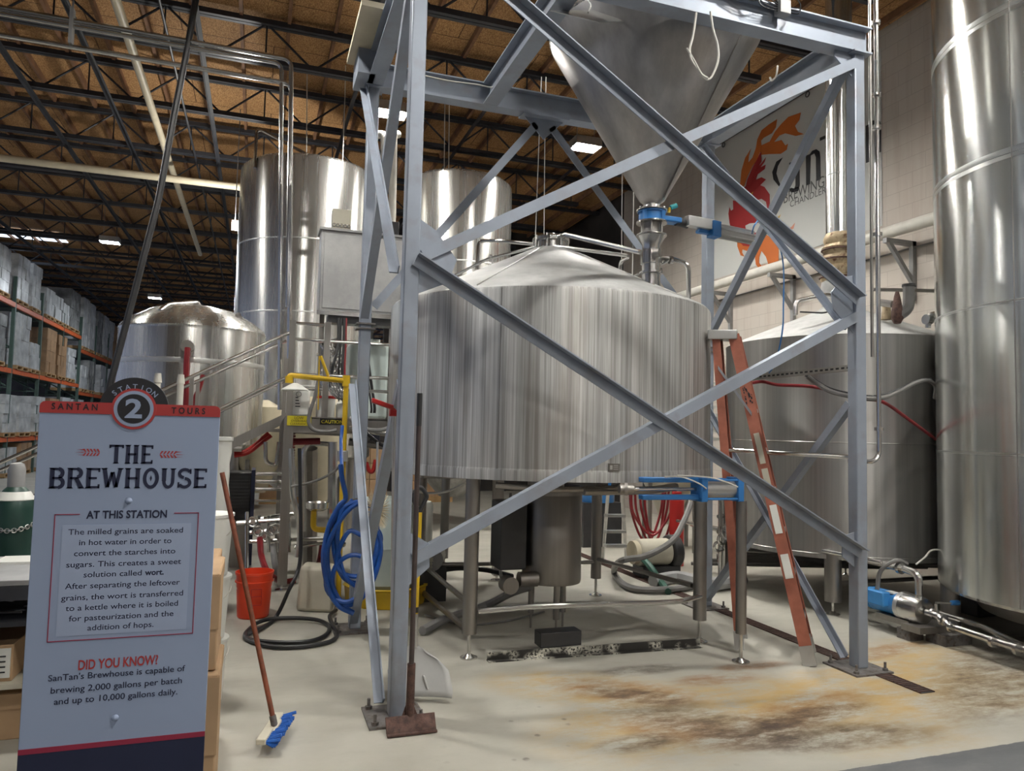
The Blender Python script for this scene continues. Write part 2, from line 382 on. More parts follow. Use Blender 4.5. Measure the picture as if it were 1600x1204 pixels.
def text_geo(body, bold=0.0):
    cu = bpy.data.curves.new('t', 'FONT'); cu.body = body; cu.offset = bold; cu.resolution_u = 3; cu.fill_mode = 'FRONT'
    ob = bpy.data.objects.new('t', cu); COL.objects.link(ob)
    dg = bpy.context.evaluated_depsgraph_get(); dg.update()
    me = bpy.data.meshes.new_from_object(ob.evaluated_get(dg))
    v = [(p.co.x, p.co.y) for p in me.vertices]; f = [tuple(q.vertices) for q in me.polygons]
    bpy.data.objects.remove(ob); bpy.data.curves.remove(cu); bpy.data.meshes.remove(me)
    return v, f
def put_text(mb, body, o, xd, yd, width, height=None, bold=0.0, capref=True):
    """lay text with its lower left at o, scaled to width (and cap height)"""
    v, f = text_geo(body, bold)
    x0 = min(p[0] for p in v); x1 = max(p[0] for p in v); cap = .69
    s = width/(x1-x0); sy = s if height is None else height/cap
    o, xd, yd = V(o), V(xd), V(yd)
    mb.add([o+xd*((p[0]-x0)*s)+yd*(p[1]*sy) for p in v], f); return mb
# ================================================================== the setting
ZC, XW = 7.10, 7.70
fl = struct(MB().bx(-16, -10, -.12, XW, 56, 0).build('floor', 'floor'))
ce = struct(MB().bx(-16, -10, ZC, XW, 56, ZC+.1).build('ceiling', 'osb'))
wf = struct(MB().bx(-16, -10.2, 0, XW+.2, -10, ZC+.1).build('wall_front', 'block'))
wr = struct(MB().bx(XW, -10, 0, XW+.2, 14.8, ZC).build('wall_right', 'block'))
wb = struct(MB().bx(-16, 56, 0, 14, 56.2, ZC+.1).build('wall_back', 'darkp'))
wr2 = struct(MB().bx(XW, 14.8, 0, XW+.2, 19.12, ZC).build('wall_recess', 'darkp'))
m = MB().bx(3.0, 19, 0, XW+.2, 19.12, ZC)
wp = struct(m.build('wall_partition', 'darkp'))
m = MB()
for z in (1.6, 2.6, 3.6, 4.6, 5.4): m.bx(3.0, 18.9, z, XW, 19.0, z+.08)
for x in (3.3, 4.3, 5.3, 6.3, 7.3): m.bx(x, 18.88, 0, x+.1, 19.0, ZC)
m.build('frame', 'joist', wp)
# roof joists run across, spacing 2 m; timber purlins run along
def joist(y):
    m = MB(); zt, zb = ZC-.09, 6.42
    for z in (zt-.06, zb):
        m.prof((-16, y, z), (XW if z > 6.6 else XW-1.45, y, z), (0, 1, 0), (0, 0, 1), [(-.065, 0), (-.008, 0), (-.008, .055), (.008, .055), (.008, 0), (.065, 0), (.065, .07), (-.065, .07)])
    x = -15.6; st = .62; up = False
    while x < XW-st-1.2:
        m.cyl((x, y, zt-.03 if up else zb+.03), (x+st, y, zb+.03 if up else zt-.03), .016, n=5)
        if not up: m.cyl((x+st, y, zb+.03), (x+st, y, zt-.03), .012, n=5)
        x += st; up = not up
    return m
for i in range(-9, 23):
    joist(10.15+2.0*i).build('joist', 'joist', ce)
m = MB(); x = -15.7
while x < XW:
    m.bx(x, -10, ZC-.10, x+.045, 56, ZC-.001); x += .61
m.build('purlin', 'wood', ce)
m = MB()
for x in (-10.2, -6.1, -3.35, -2.3, -.9, 1.1, 3.0, 5.2):
    m.angle((x, -7, 6.40), (x, 56, 6.40), .06, .008, (1, 0, 0), (0, 0, -1))
m.build('bridging', 'joist', ce)
m = MB()
m.ibeam((-9.0, -7, 6.0), (-9.0, 56, 6.0), .5, .2, .02)
for y in (24, 36, 48): m.bx(-9.12, y-.12, 0, -8.88, y+.12, 6.0)
for y in (24, 36, 48):
    for s in (-1, 1): m.cyl((-9, y, 4.9), (-9, y+1.6*s, 6.05), .035, n=6)
m.build('girder', 'joist', ce)
for k, q in enumerate(([(12, 352), (52, 357), (78, 378), (62, 378), (20, 362)],)):
    c = PZ(45, 366, ZC-.012)
    w = struct(MB().bx(c.x-1.3, c.y-.6, ZC-.03, c.x+.9, c.y+.6, ZC-.012).build('window_1', 'skyl'))
# floor drain and kerb joint
dr = thing('floor_drain', 'long narrow dark grated trench drain sunk in the floor by the right tower post', 'drain', (4.12, 5.5, 0))
m = MB().bx(4.05, 3.66, .001, 4.17, 9.5, .003); m.build('channel', 'black', dr)
m = MB(); y = 3.68
while y < 9.4:
    m.bx(4.055, y, .003, 4.165, y+.012, .007); y += .03
m.bx(4.05, 3.66, .003, 4.056, 9.5, .008).bx(4.164, 3.66, .003, 4.17, 9.5, .008); m.build('grate', 'rust', dr)

# ================================================================== lamps
def highbay(x, y, z, lab, kind=0, rod=True, mat='lamp'):
    t = thing('high_bay_light', lab, 'ceiling light', (x, y, z), 'high bay lamps under the roof joists')
    m = MB().bx(x-.22, y-.16, z, x+.22, y+.16, z+.07)
    for a_, b_, c_, d_ in ((-.22, -.16, -.21, .16), (.21, -.16, .22, .16), (-.21, -.16, .21, -.15), (-.21, .15, .21, .16)): m.bx(x+a_, y+b_, z-.065, x+c_, y+d_, z)
    m.build('housing', 'alu', t)
    m = MB()
    if kind == 0:
        for sx in (-1, 1):
            for sy in (-1, 1): m.bx(x+sx*.10-.082, y+sy*.07-.055, z-.02, x+sx*.10+.082, y+sy*.07+.055, z-.001)
    else: m.bx(x-.2, y-.08, z-.07, x+.2, y+.08, z-.001)
    m.build('diffuser', mat, t)
    m = MB()
    for s in (-.15, .15): m.cyl((x+s, y, z+.06), (x+s, y, ZC-.08), .004, n=5)
    m.build('hanger_wire', 'grey', t); return t
highbay(1.647, 10.42, 6.2, 'four-cell high bay lamp glowing between the tower post and its side braces')
highbay(4.76, 10.5, 6.2, 'lit high bay lamp just to the side of the grain hopper cone')
highbay(-3.72, 20.74, 6.2, 'strip lamp glowing above the pallet racks, the nearer of the two', 1, mat='lampc')
highbay(-3.71, 29.36, 6.2, 'strip lamp glowing above the small domed tank, the farther of the two', 1, mat='lampc')
p = PD(367, 352, 13.2); 
t = thing('wall_lamp', 'small bright lamp beside the edge of the tall left tank', 'ceiling light', p)
MB().bx(p.x-.045, p.y-.05, p.z-.07, p.x+.045, p.y+.05, p.z+.07).build('diffuser', 'lamp', t)
MB().cyl((p.x, p.y, p.z+.09), (p.x, p.y, ZC-.1), .008, n=6).build('rod', 'grey', t)
# unseen lamps: first two inferred from cast shadows, the others added as fill light
for x, y in ((2.1, 1.0), (4.5, 2.5), (5.4, -4.5), (2.3, -4.5), (-1.5, -4.5), (4.0, 7.0), (-4.6, 11.0), (-.6, 5.2)):
    highbay(x, y, 6.2, 'unseen overhead high bay lamp, of a set partly inferred, partly added as fill')

# ================================================================== steel tower
XL, XR, YF, YB, ZB = .80, 4.06, 4.18, 6.05, 4.43
tw = thing('support_tower', 'tall grey steel frame tower with cross braces standing around the mash tun', 'steel frame', (2.43, 5.1, 0))
a = .045
def colm(x, y, n):
    MB().bx(x-a, y-a, .012, x+a, y+a, ZB).build('column', 'gal', tw, .008)
    pl = MB().bx(x-.17, y-.16, 0, x+.15, y+.16, .013).build('base_plate', 'galb', tw)
    for sx, sy in ((-1, -1), (-1, 1), (1, 1), (1, -1)):
        bx_, by_ = x-.01+sx*.125, y+sy*.12
        MB().cyl((bx_, by_, .013), (bx_, by_, .03), .02, n=6).cyl((bx_, by_, .03), (bx_, by_, .07), .009, n=8).build('anchor_bolt', 'galb', pl)
    MB().bx(x-.08, y-.08, ZB-.012, x+.08, y+.08, ZB).build('cap_plate', 'gal', tw)
for k, (x, y) in enumerate(((XL, YF), (XR, YF), (XL, YB), (XR, YB))): colm(x, y, k)
BH, BW = .20, .13
MB().ibeam((XL-.12, YF, ZB), (XR+.10, YF, ZB), BH, BW).build('beam', 'gal', tw)
MB().ibeam((XL-.02, YB, ZB), (XR+.10, YB, ZB), BH, BW).build('beam', 'gal', tw)
for x in (XL+.0, 1.80, XR):
    MB().ibeam((x, YF+.07, ZB), (x, YB-.07, ZB), BH, BW).build('beam', 'gal', tw)
MB().bx(XL-.16, YB-.25, ZB-.0, XL-.02, YB+.1, ZB+.2).build('end_plate', 'gal', tw)
W, T = .07, .008
yf = YF-a-.001
def brace(p0, p1, aa, bb, w=W): MB().angle(p0, p1, w, T, aa, bb).build('brace', 'gal', tw)
# front face, upper and lower cross
brace((XL+.05, yf, 2.63), (XR-.02, yf, 4.40), (0, 0, -1), (0, .0001, -1) if 0 else (0, 1, 0))
brace((XL-.02, yf-.012, 4.62), (XR-.03, yf-.012, 2.62), (0, 0, -1), (0, -1, 0))
brace((XL+.05, yf, .90), (XR-.03, yf, 2.52), (0, 0, -1), (0, 1, 0))
brace((XL+.03, yf-.012, 2.60), (XR-.02, yf-.012, .84), (0, 0, -1), (0, -1, 0))
def gus(pts, th=.01): MB().plate(pts, th).build('gusset_plate', 'gal', tw)
gus([(XL+.04, yf+.03, 2.82), (XL+.04, yf+.03, 2.38), (XL+.22, yf+.03, 2.46), (XL+.27, yf+.03, 2.60), (XL+.14, yf+.03, 2.76)])
gus([(XR-.04, yf+.03, 2.78), (XR-.04, yf+.03, 2.36), (XR-.22, yf+.03, 2.52), (XR-.24, yf+.03, 2.64), (XR-.14, yf+.03, 2.76)])
gus([(XR-.04, yf+.03, 4.43), (XR-.04, yf+.03, 4.25), (XR-.20, yf+.03, 4.38), (XR-.20, yf+.03, 4.43)])
gus([(XL+.04, yf+.03, 1.02), (XL+.04, yf+.03, .72), (XL+.16, yf+.03, .82), (XL+.16, yf+.03, .95)])
gus([(XR-.04, yf+.03, .95), (XR-.04, yf+.03, .70), (XR-.15, yf+.03, .78), (XR-.15, yf+.03, .92)])
# sides
for x, w_ in ((XL, .055), (XR, .045)):
    s1, s2 = (x-a-.002, x-a-.016) if x == XL else (x-a-.002, x-a-.016)
    zf = 2.50 if x == XL else 2.39
    brace((s2, YB-.02, 4.40), (s2, YF+.04, zf), (0, -1, 0), (-1, 0, 0), w_)
    brace((s1, YF+.02, 4.40), (s1, YB-.02, 2.46), (0, 1, 0), (1, 0, 0), w_+.015)
    brace((s2, YB-.02, 1.95), (s2, YF+.06, .06), (0, -1, 0), (-1, 0, 0), w_)
    brace((s1, YF+.02, 1.84), (s1, YB-.06, .06), (0, 1, 0), (1, 0, 0), w_+.01)
    for z in (2.40, 2.44): MB().bx(x-.075, YB-.07, z, x+.075, YB+.07, z+.012).build('joint_plate', 'galb', tw)
# back chevron
cx = 2.33
gus([(cx-.2, YB-.0, ZB), (cx+.2, YB-.0, ZB), (cx, YB-.0, ZB-.2)])
MB().bx(cx-.22, YB-.07, ZB-.015, cx+.22, YB+.07, ZB).build('cap_plate', 'gal', tw)
brace((cx-.1, YB, ZB-.05), (XL+.04, YB, 2.62), (0, 0, -1), (0, 1, 0))
brace((cx+.1, YB, ZB-.05), (XR-.04, YB, 2.62), (0, 0, -1), (0, 1, 0))

# loose things on the tower
p = PY(1222, 14, YF-.075)
t = thing('junction_box', 'small grey junction box with black wires on the front tower beam', 'junction box', p)
MB().bx(p.x-.045, p.y-.04, p.z-.05, p.x+.045, p.y+.03, p.z+.05).build('box', 'grey', t, .004)
m = MB()
for k in range(5):
    m.tube(spline([p+V((-.045, -.01, .03-.015*k)), p+V((-.12-.02*k, -.03, .05-.02*k)), p+V((-.25, -.01, .0+.02*k)), p+V((-.42, -.0, .03+.01*k))], 5), .004, 5)
for k in range(3):
    m.tube(spline([p+V((.045, -.01, .02-.02*k)), p+V((.1, -.05, .0-.02*k)), p+V((.14, -.02, .05)), p+V((.13, .0, .10))], 5), .004, 5)
m.build('wires', 'black', t)
pts = [PY(px, py, 4.10) for px, py in ((1088, 20), (1083, 55), (1078, 75), (1080, 92), (1090, 108), (1100, 120), (1106, 124), (1113, 118), (1122, 95), (1121, 70), (1114, 45), (1110, 18))]
tag(MB().tube(spline(pts, 5), .008, 6).build('hanging_wire', 'wire'), 'white wire loop hanging down in front of the grain hopper', 'wire')
tag(MB().tube(spline([PY(1073, 75, 4.10), PY(1085, 95, 4.095), PY(1096, 115, 4.09), PY(1106, 122, 4.085)], 5), .007, 6).build('wire_tail', 'wire'), 'short white wire end beside the hanging wire loop', 'wire')
pts = [PY(862, 16, 4.6), PY(925, 17, 4.6), PY(977, 32, 4.6), PY(955, 36, 4.3), PY(905, 28, 4.3)]
t = thing('hanging_plate', 'pale flat sheet hanging from a hook at the top of the hopper', 'plate', pts[0])
c = [PY(860, 16, 4.35), PY(928, 16, 4.62), PY(978, 33, 4.62), PY(935, 34, 4.35)]
MB().plate(c, .006).build('sheet', 'alu', t)
q = PY(919, 20, 4.5); MB().tube(spline([q, q+V((.02, 0, .06)), q+V((-.01, 0, .1)), q+V((.0, 0, .22))], 5), .006, 6).build('hook', 'alu', t)
pts = [PY(px, py, 5.9) for px, py in ((659, 117), (700, 126), (745, 132), (770, 136), (775, 120), (785, 105), (800, 85))]
tag(MB().tube(spline(pts, 5), .006, 5).build('cable', 'wire'), 'thin pale cable draped along the back tower beam', 'cable')
t = PX(1215, 112, 4.0)
tag(MB().tube(spline([t+V((0, 0, .05)), t+V((-.02, -.02, 0)), t+V((-.02, 0, -.05)), t+V((-.02, .05, -.06)), t+V((-.02, .07, -.02))], 5), .008, 6).build('hook', 'wire'), 'small white hook on the right tower beam', 'hook')
tag(MB().bx(XL-.22, 5.2, ZB+BH+.002, XL-.02, 6.12, ZB+BH+.045).build('timber_board', 'cream'), 'pale timber board lying on the left corner of the tower top', 'board')

# ================================================================== mash tun
MX, MY, MR = 2.40, 6.0, 1.38
mt = thing('mash_tun', 'wide streaked steel mash tun with cone roof standing inside the grey tower', 'tank', (MX, MY, 0))
MB().lathe((MX, MY, 0), [(MR, 1.345), (MR, 2.60), (MR-.004, 2.622)], 128, cap=False).build('shell', 'mash', mt)
MB().lathe((MX, MY, 0), [(MR-.06, 1.262), (MR+.004, 1.262), (MR+.004, 1.33), (MR, 1.345)], 128).build('skirt_band', 'mash', mt)
MB().lathe((MX, MY, 0), [(MR-.004, 2.62), (MR-.02, 2.64), (.17, 3.21), (.16, 3.215)], 128).build('cone_roof', 'roof', mt)
m = MB()
for k in range(5):
    an = -1.1+k*1.26
    m.cyl((MX+cos(an)*.17, MY+sin(an)*.17, 3.213), (MX+cos(an)*(MR-.02), MY+sin(an)*(MR-.02), 2.643), .006, n=6)
m.build('roof_seam', 'weld', mt)
m = MB()
for an in (-1.02, -.42, -2.2): m.cyl((MX+cos(an)*MR, MY+sin(an)*MR, 1.34), (MX+cos(an)*MR, MY+sin(an)*MR, 2.61), .003, n=5)
m.build('shell_seam', 'ssd', mt)
nk = MB().lathe((MX, MY, 0), [(.15, 3.19), (.145, 3.28), (.165, 3.285), (.165, 3.31), (.15, 3.325), (.06, 3.35), (.05, 3.36)], 32).build('neck', 'ss', mt)
m = MB()
for k in range(8):
    an = k*pi/4+.2; m.cyl((MX+cos(an)*.155, MY+sin(an)*.155, 3.22), (MX+cos(an)*.155, MY+sin(an)*.155, 3.33), .008, n=6)
m.build('clamp_bolt', 'ss', nk)
def leg(x, y, zt, r=.05, foot=True, root=None, zb=.17, mat='ssd'):
    l = MB().cyl((x, y, zb), (x, y, zt), r, n=24).build('leg', mat, root)
    MB().cyl((x, y, .03), (x, y, zb), .013, n=10).cyl((x, y, .008), (x, y, .03), .045, .02, n=20).cyl((x, y, 0), (x, y, .008), .062, n=24).build('levelling_foot', 'ss', l)
for x, y in ((1.48, 5.10), (3.33, 5.04), (1.50, 6.92), (3.24, 6.72)): leg(x, y, 1.27, .052, root=mt)
z = .33
MB().tube(fillet([(1.53, 5.06, z), (1.9, 4.98, z+.03), (2.9, 4.92, z+.02), (3.1, 4.92, z+.02), (3.31, 5.0, z+.03)], .1), .02, 10).build('tie_pipe', 'ss', mt)
MB().tube([(1.5, 6.9, z), (3.24, 6.7, z)], .02, 10).build('tie_pipe', 'ssd', mt)
MB().tube([(3.30, 5.1, .42), (3.24, 6.7, .36)], .02, 10).build('tie_pipe', 'ssd', mt)
MB().tube([(1.49, 5.15, .36), (1.5, 6.9, .36)], .02, 10).build('tie_pipe', 'ssd', mt)
p = PY(959, 731, 4.66)
def on_shell(px, py): # point on the mash tun shell
    d = _ray(px, py); A = d.x**2+d.y**2; B = -2*(d.x*MX+d.y*MY); Cc = MX*MX+MY*MY-MR*MR
    tt = (-B-sqrt(max(B*B-4*A*Cc, 0)))/(2*A); return V((0, 0, EYE))+d*tt
p = on_shell(959, 730); nr = V((p.x-MX, p.y-MY, 0)).normalized(); tg = V((-nr.y, nr.x, 0))
np_ = MB().obx(p-nr*.01, p+nr*.006, tg, (0, 0, 1), .085, .055).build('name_plate', 'ssd', mt)
m = MB()
for dz in (-.012, .002, .014): m.obx(p+nr*.006+V((0, 0, dz))+tg*.012, p+nr*.0075+V((0, 0, dz))+tg*.012, tg, (0, 0, 1), .035, .004)
m.obx(p+nr*.006-tg*.022, p+nr*.0075-tg*.022, tg, (0, 0, 1), .018, .03); m.build('print', 'weld', np_)
# clean-in-place pipes over the cone
def pipe(root, pts, r, name='pipe', mat='ss', fr=.06): return MB().tube(fillet(pts, fr), r, 10).build(name, mat, root)
cp = thing('cleaning_pipework', 'thin bright cleaning pipes rising over the mash tun cone roof', 'pipes', (MX, MY, 2.65))
pipe(cp, [PD(872, 374, 6.35), PD(882, 366, 6.35), PD(1000, 394, 6.0), PD(1003, 394, 5.95)], .021)
pipe(cp, [PD(842, 383, 6.4), PD(880, 386, 6.3), PD(985, 400, 6.1), PD(970, 408, 6.3), PD(968, 428, 6.3)], .016)
pipe(cp, [PD(842, 382, 6.5), PD(780, 376, 6.6), PD(748, 376, 6.7), PD(745, 422, 6.6)], .017)
pipe(cp, [PD(842, 384, 6.45), PD(760, 405, 6.6), PD(705, 433, 6.6), PD(690, 440, 6.55)], .014)
pipe(cp, [PD(1028, 403, 5.95), PD(1050, 404, 5.9), PD(1076, 412, 5.85), PD(1076, 470, 5.95)], .018)
pipe(cp, [PD(1028, 415, 5.95), PD(1048, 405, 5.9)], .012)
pipe(cp, [PD(990, 432, 6.0), PD(1004, 425, 5.9), PD(1034, 424, 5.8)], .012)
m = MB()
for px, py in ((1048, 406), (766, 403), (1030, 424), (774, 404)): q = PD(px, py, 5.9 if px > 900 else 6.6); m.cyl(q-V((.012, 0, 0)), q+V((.012, 0, 0)), .032, n=12)
m.build('clamp', 'ss', cp)

# ================================================================== hopper with gate valve and chute
HX, HY = 2.90, 5.10
hp = thing('grain_hopper', 'large steel cone grain hopper hanging in the top of the grey tower', 'hopper', (HX, HY, 3.4))
MB().lathe((HX, HY, 0), [(.06, 3.385), (.06, 3.43), (.10, 3.46), (.83, 4.74), (.835, 4.76)], 96, cap=False).build('cone', 'hopper', hp)
MB().lathe((HX, HY, 0), [(.835, 4.76), (.845, 4.77), (.835, 4.79), (.835, 5.9), (.5, 6.1)], 96).build('barrel', 'tank', hp)
m = MB()
an = -1.05; m.cyl((HX+cos(an)*.11, HY+sin(an)*.11, 3.465), (HX+cos(an)*.832, HY+sin(an)*.832, 4.74), .005, n=6)
m.build('weld_seam', 'ssd', hp)
MB().lathe((HX, HY, 0), [(.07, 3.372), (.122, 3.374), (.122, 3.386), (.085, 3.39), (.08, 3.41)], 32).build('flange', 'ss', hp)
m = MB()
for k in range(8):
    an = k*pi/4; m.cyl((HX+cos(an)*.10, HY+sin(an)*.10, 3.36), (HX+cos(an)*.10, HY+sin(an)*.10, 3.405), .012, n=6)
m.build('bolt', 'ss', hp)
for sy in (-1, 1):
    MB().bx(HX-.08, HY+sy*.86-.05, 4.635, HX+.08, HY+sy*.86+.05, 4.85).build('bracket', 'gal', hp)
gv = thing('gate_valve', 'blue knife gate valve with air cylinder under the hopper outlet', 'valve', (HX, HY, 3.28))
MB().lathe((HX, HY, 0), [(.10, 3.288), (.10, 3.36), (.112, 3.361), (.112, 3.371), (.05, 3.371)], 32).build('body', 'blue', gv)
for k in range(4):
    an = k*pi/2+.5; MB().bx(HX+cos(an)*.10-.015, HY+sin(an)*.10-.015, 3.29, HX+cos(an)*.10+.015, HY+sin(an)*.10+.015, 3.36).build('lug', 'blue', gv)
MB().bx(HX+.08, HY-.05, 3.30, HX+.25, HY+.05, 3.345).build('yoke', 'blue', gv, .01)
MB().cyl((HX+.22, HY, 3.32), (HX+.33, HY, 3.31), .035, n=12).build('gland', 'blackp', gv)
MB().obx((HX+.30, HY-.03, 3.325), (HX+.56, HY-.03, 3.315), (0, 1, 0), (0, 0, 1), .07, .085).build('valve_block', 'alu', gv, .006)
MB().obx((HX+.52, HY-.03, 3.285), (HX+.60, HY-.03, 3.28), (0, 1, 0), (0, 0, 1), .10, .13).obx((HX+.42, HY, 3.265), (HX+.54, HY, 3.262), (0, 1, 0), (0, 0, 1), .06, .03).build('clevis', 'blue', gv, .008)
q0, q1 = V((HX+.60, HY-.02, 3.282)), V((HX+.93, HY-.02, 3.262))
cy = MB().cyl(q0, q1, .055, n=8).build('air_cylinder', 'alu', gv, .006)
m = MB()
for k in range(8): an = k*pi/4; m.cyl(q0+V((0, cos(an)*.056, sin(an)*.056)), q1+V((0, cos(an)*.056, sin(an)*.056)), .007, n=6)
m.build('rib', 'alu', cy)
MB().cyl((HX+.13, HY-.04, 3.37), (HX+.14, HY-.04, 3.41), .012, n=10).build('fitting', 'yellow', gv)
MB().cyl((HX+.14, HY-.05, 3.41), (HX+.19, HY-.06, 3.43), .02, n=10).build('solenoid', 'teal', gv)
tag(MB().tube(spline([q1+V((0, 0, .01)), PY(1180, 350, 4.9), PX(1205, 340, 4.06)+V((-.05, 0, 0)), PX(1222, 400, 3.98), PX(1224, 480, 3.98), PX(1222, 520, 3.98), PX(1212, 565, 4.0), PX(1200, 585, 4.05)], 6), .006, 6).build('air_hose', 'blue'), 'thin blue air hose hanging from the gate valve to the right brace', 'hose')
ch = thing('grain_chute', 'polished steel chute tube from the gate valve down into the cone roof', 'chute', (HX, HY, 2.8))
MB().lathe((HX, HY, 0), [(.06, 3.275), (.122, 3.276), (.122, 3.288), (.06, 3.289)], 32).build('flange', 'ss', ch)
MB().lathe((HX, HY, 0), [(.07, 3.19), (.07, 3.277)], 24).build('bellows', 'ssd', ch)
m = MB()
for k in range(6): an = k*pi/3; m.cyl((HX+cos(an)*.09, HY+sin(an)*.09, 3.19), (HX+cos(an)*.09, HY+sin(an)*.09, 3.28), .008, n=6)
m.build('bolt', 'ssd', ch)
MB().lathe((HX, HY, 0), [(.08, 3.172), (.12, 3.174), (.12, 3.184), (.112, 3.186), (.06, 3.19)], 32).build('flange', 'ss', ch)
MB().lathe((HX, HY, 0), [(.075, 2.76), (.072, 2.87), (.072, 2.945), (.085, 2.95), (.085, 3.045), (.075, 3.05), (.073, 3.10), (.11, 3.172)], 32).build('tube', 'ss', ch)
MB().lathe((HX, HY, 0), [(.074, 2.87), (.092, 2.872), (.092, 2.886), (.074, 2.888)], 32).build('clamp', 'ss', ch)
q = PD(1027, 395, 5.75); MB().cyl(q+V((-.02, .02, 0)), q+V((.01, -.02, 0)), .035, n=14).build('sight_port', 'ssd', ch)

# ================================================================== discharge actuator under the mash tun
AY = 4.52
ac = thing('discharge_actuator', 'blue-framed air cylinder on a steel post under the mash tun rim', 'actuator', (3.33, AY, 0))
leg(3.33, AY, 1.14, .038, root=ac, zb=.2)
A0, A1 = PY(1086, 765, AY), PY(1160, 766, AY)
zc = 1.225
MB().cyl((2.99, AY, zc), (3.26, AY, zc), .06, n=28).build('barrel', 'alu', ac)
for x in (2.975, 3.275):
    MB().bx(x-.025, AY-.075, zc-.085, x+.025, AY+.075, zc+.085).build('end_cap', 'blue', ac, .006)
for sy, sz in ((-1, -1), (-1, 1), (1, 1), (1, -1)):
    MB().cyl((2.95, AY+sy*.06, zc+sz*.066), (3.30, AY+sy*.06, zc+sz*.066), .008, n=8).build('tie_rod', 'blue', ac)
for z in (zc-.055, zc+.065):
    MB().obx((2.52, AY+.02, z-.0), (2.96, AY, z), (0, 1, 0), (0, 0, 1), .07, .035).build('yoke_bar', 'blue', ac, .006)
MB().cyl((2.45, AY+.02, zc), (2.97, AY, zc), .012, n=10).build('rod', 'ss', ac)
MB().cyl((2.36, AY+.03, zc), (2.46, AY+.02, zc), .03, n=12).cyl((2.40, AY+.03, zc), (2.42, AY+.02, zc), .045, n=12).build('coupling', 'ssd', ac)
MB().tube(spline([(3.24, AY-.08, zc+.02), (3.12, AY-.10, zc+.06), (2.98, AY-.09, zc+.09), (2.75, AY-.07, zc+.10)], 6), .005, 6).build('air_line', 'wire', ac)
MB().tube(spline([(2.98, AY-.08, zc+.01), (2.90, AY-.10, zc+.05), (2.78, AY-.08, zc+.09), (2.66, AY-.06, zc+.09)], 6), .005, 6).build('air_line', 'wire', ac)
# grant vessel and shaft under the tun
gr = thing('drain_vessel', 'dull upright steel drum vessel hanging below the mash tun', 'vessel', (2.28, 5.5, .3))
gx, gy = 2.31, 5.62
MB().lathe((gx, gy, 0), [(.06, .38), (.235, .40), (.24, .42), (.24, 1.10), (.22, 1.13), (.05, 1.15)], 48).build('shell', 'ssd', gr)
MB().lathe((gx, gy, 0), [(.246, 1.10), (.246, 1.13), (.2, 1.14)], 48).build('lid', 'ssd', gr)
for x, y in ((gx-.12, gy+.13), (gx+.0, gy-.12), (gx+.15, gy+.1)):
    l = MB().cyl((x, y, .12), (x, y, .42), .025, n=12).build('leg', 'ssd', gr); MB().cyl((x, y, 0), (x, y, .12), .009, n=8).build('foot_rod', 'ssd', l)
m = MB().bx(gx-.48, gy-.12, .52, gx-.26, gy+.14, 1.05); m.build('motor_guard', 'blackp', gr, .01)
m = MB().cyl((gx-.33, gy-.14, .45), (gx-.18, gy-.14, .45), .06, n=16).cyl((gx-.42, gy-.1, .42), (gx-.42, gy-.22, .42), .065, n=16); m.build('gearbox', 'ssd', gr)
MB().cyl((MX, MY, .95), (MX, MY, 1.27), .16, n=24).build('outlet_neck', 'ssd', mt)
m = MB()
m.bx(MX-1.1, MY-.05, 1.2, MX+1.1, MY+.05, 1.262).bx(MX-.05, MY-1.1, 1.2, MX+.05, MY+1.1, 1.262)
m.tube(fillet([(1.6, 4.95, 1.22), (2.0, 4.8, 1.2), (2.5, 4.8, 1.21), (2.7, 5.3, 1.2)], .1), .022, 8)
m.tube(fillet([(2.2, 4.78, 1.19), (2.8, 4.85, 1.19), (3.2, 5.2, 1.19)], .1), .03, 8); m.build('bottom_frame', 'ssd', mt)

# steel kerb on the floor in front of the tun
m = MB().obx((1.585, 5.0, .03), (3.26, 4.93, .03), (0, 1, 0), (0, 0, 1), .012, .06).obx((1.585, 4.985, .004), (3.26, 4.915, .004), (0, 1, 0), (0, 0, 1), .06, .008)
kb = tag(m.build('floor_kerb', 'kerb'), 'black flaking steel angle kerb on the floor before the mash tun', 'kerb')
tag(MB().bx(1.98, 4.99, .06, 2.30, 5.12, .165).build('junction_cover', 'blackp', None, .006), 'small black box standing on the flaking floor kerb', 'box')
# ================================================================== step ladder
ld = thing('step_ladder', 'orange fibreglass step ladder leaning closed against the mash tun', 'ladder', (3.6, 4.5, 0))
dv = V((.656, .755, 0)); Fb, Ft = V((3.745, 4.30, 0)), V((3.50, 4.86, 2.40)); Rb, Rt = V((3.45, 4.70, .02)), V((3.385, 4.93, 2.40))
def rail(p0, p1, w, d, name):
    ax = (p1-p0).normalized(); u = ax.cross(dv).normalized(); d3 = dv
    q0 = p0+ax*.12
    r = MB().prof(q0, p1, u, d3, [(-w/2, 0), (w/2, 0), (w/2, d), (w/2-.006, d), (w/2-.006, .006), (-w/2+.006, .006), (-w/2+.006, d), (-w/2, d)]).build(name, 'orange', ld)
    MB().prof(p0+V((0, 0, .004)), p0+ax*.14, u, d3, [(-w/2-.004, -.004), (w/2+.004, -.004), (w/2+.004, d+.004), (-w/2-.004, d+.004)]).build('foot', 'alu', r)
    return r, ax, u
r1, ax1, u1 = rail(Fb, Ft, .085, .03, 'front_rail')
rail(Fb+dv*.36, Ft+dv*.22, .085, -.03, 'front_rail')
r2, ax2, u2 = rail(Rb, Rt, .06, .03, 'rear_rail')
rail(Rb+dv*.36, Rt+dv*.22, .06, -.03, 'rear_rail')
for k in range(1, 8):
    s = k/8; c0 = Fb.lerp(Ft, s); wd_ = .36*(1-s)+.22*s
    MB().obx(c0+dv*.01, c0+dv*(wd_-.01), u1, ax1, .075, .03).build('step', 'alu', ld)
m = MB(); c = (Ft+Rt)/2
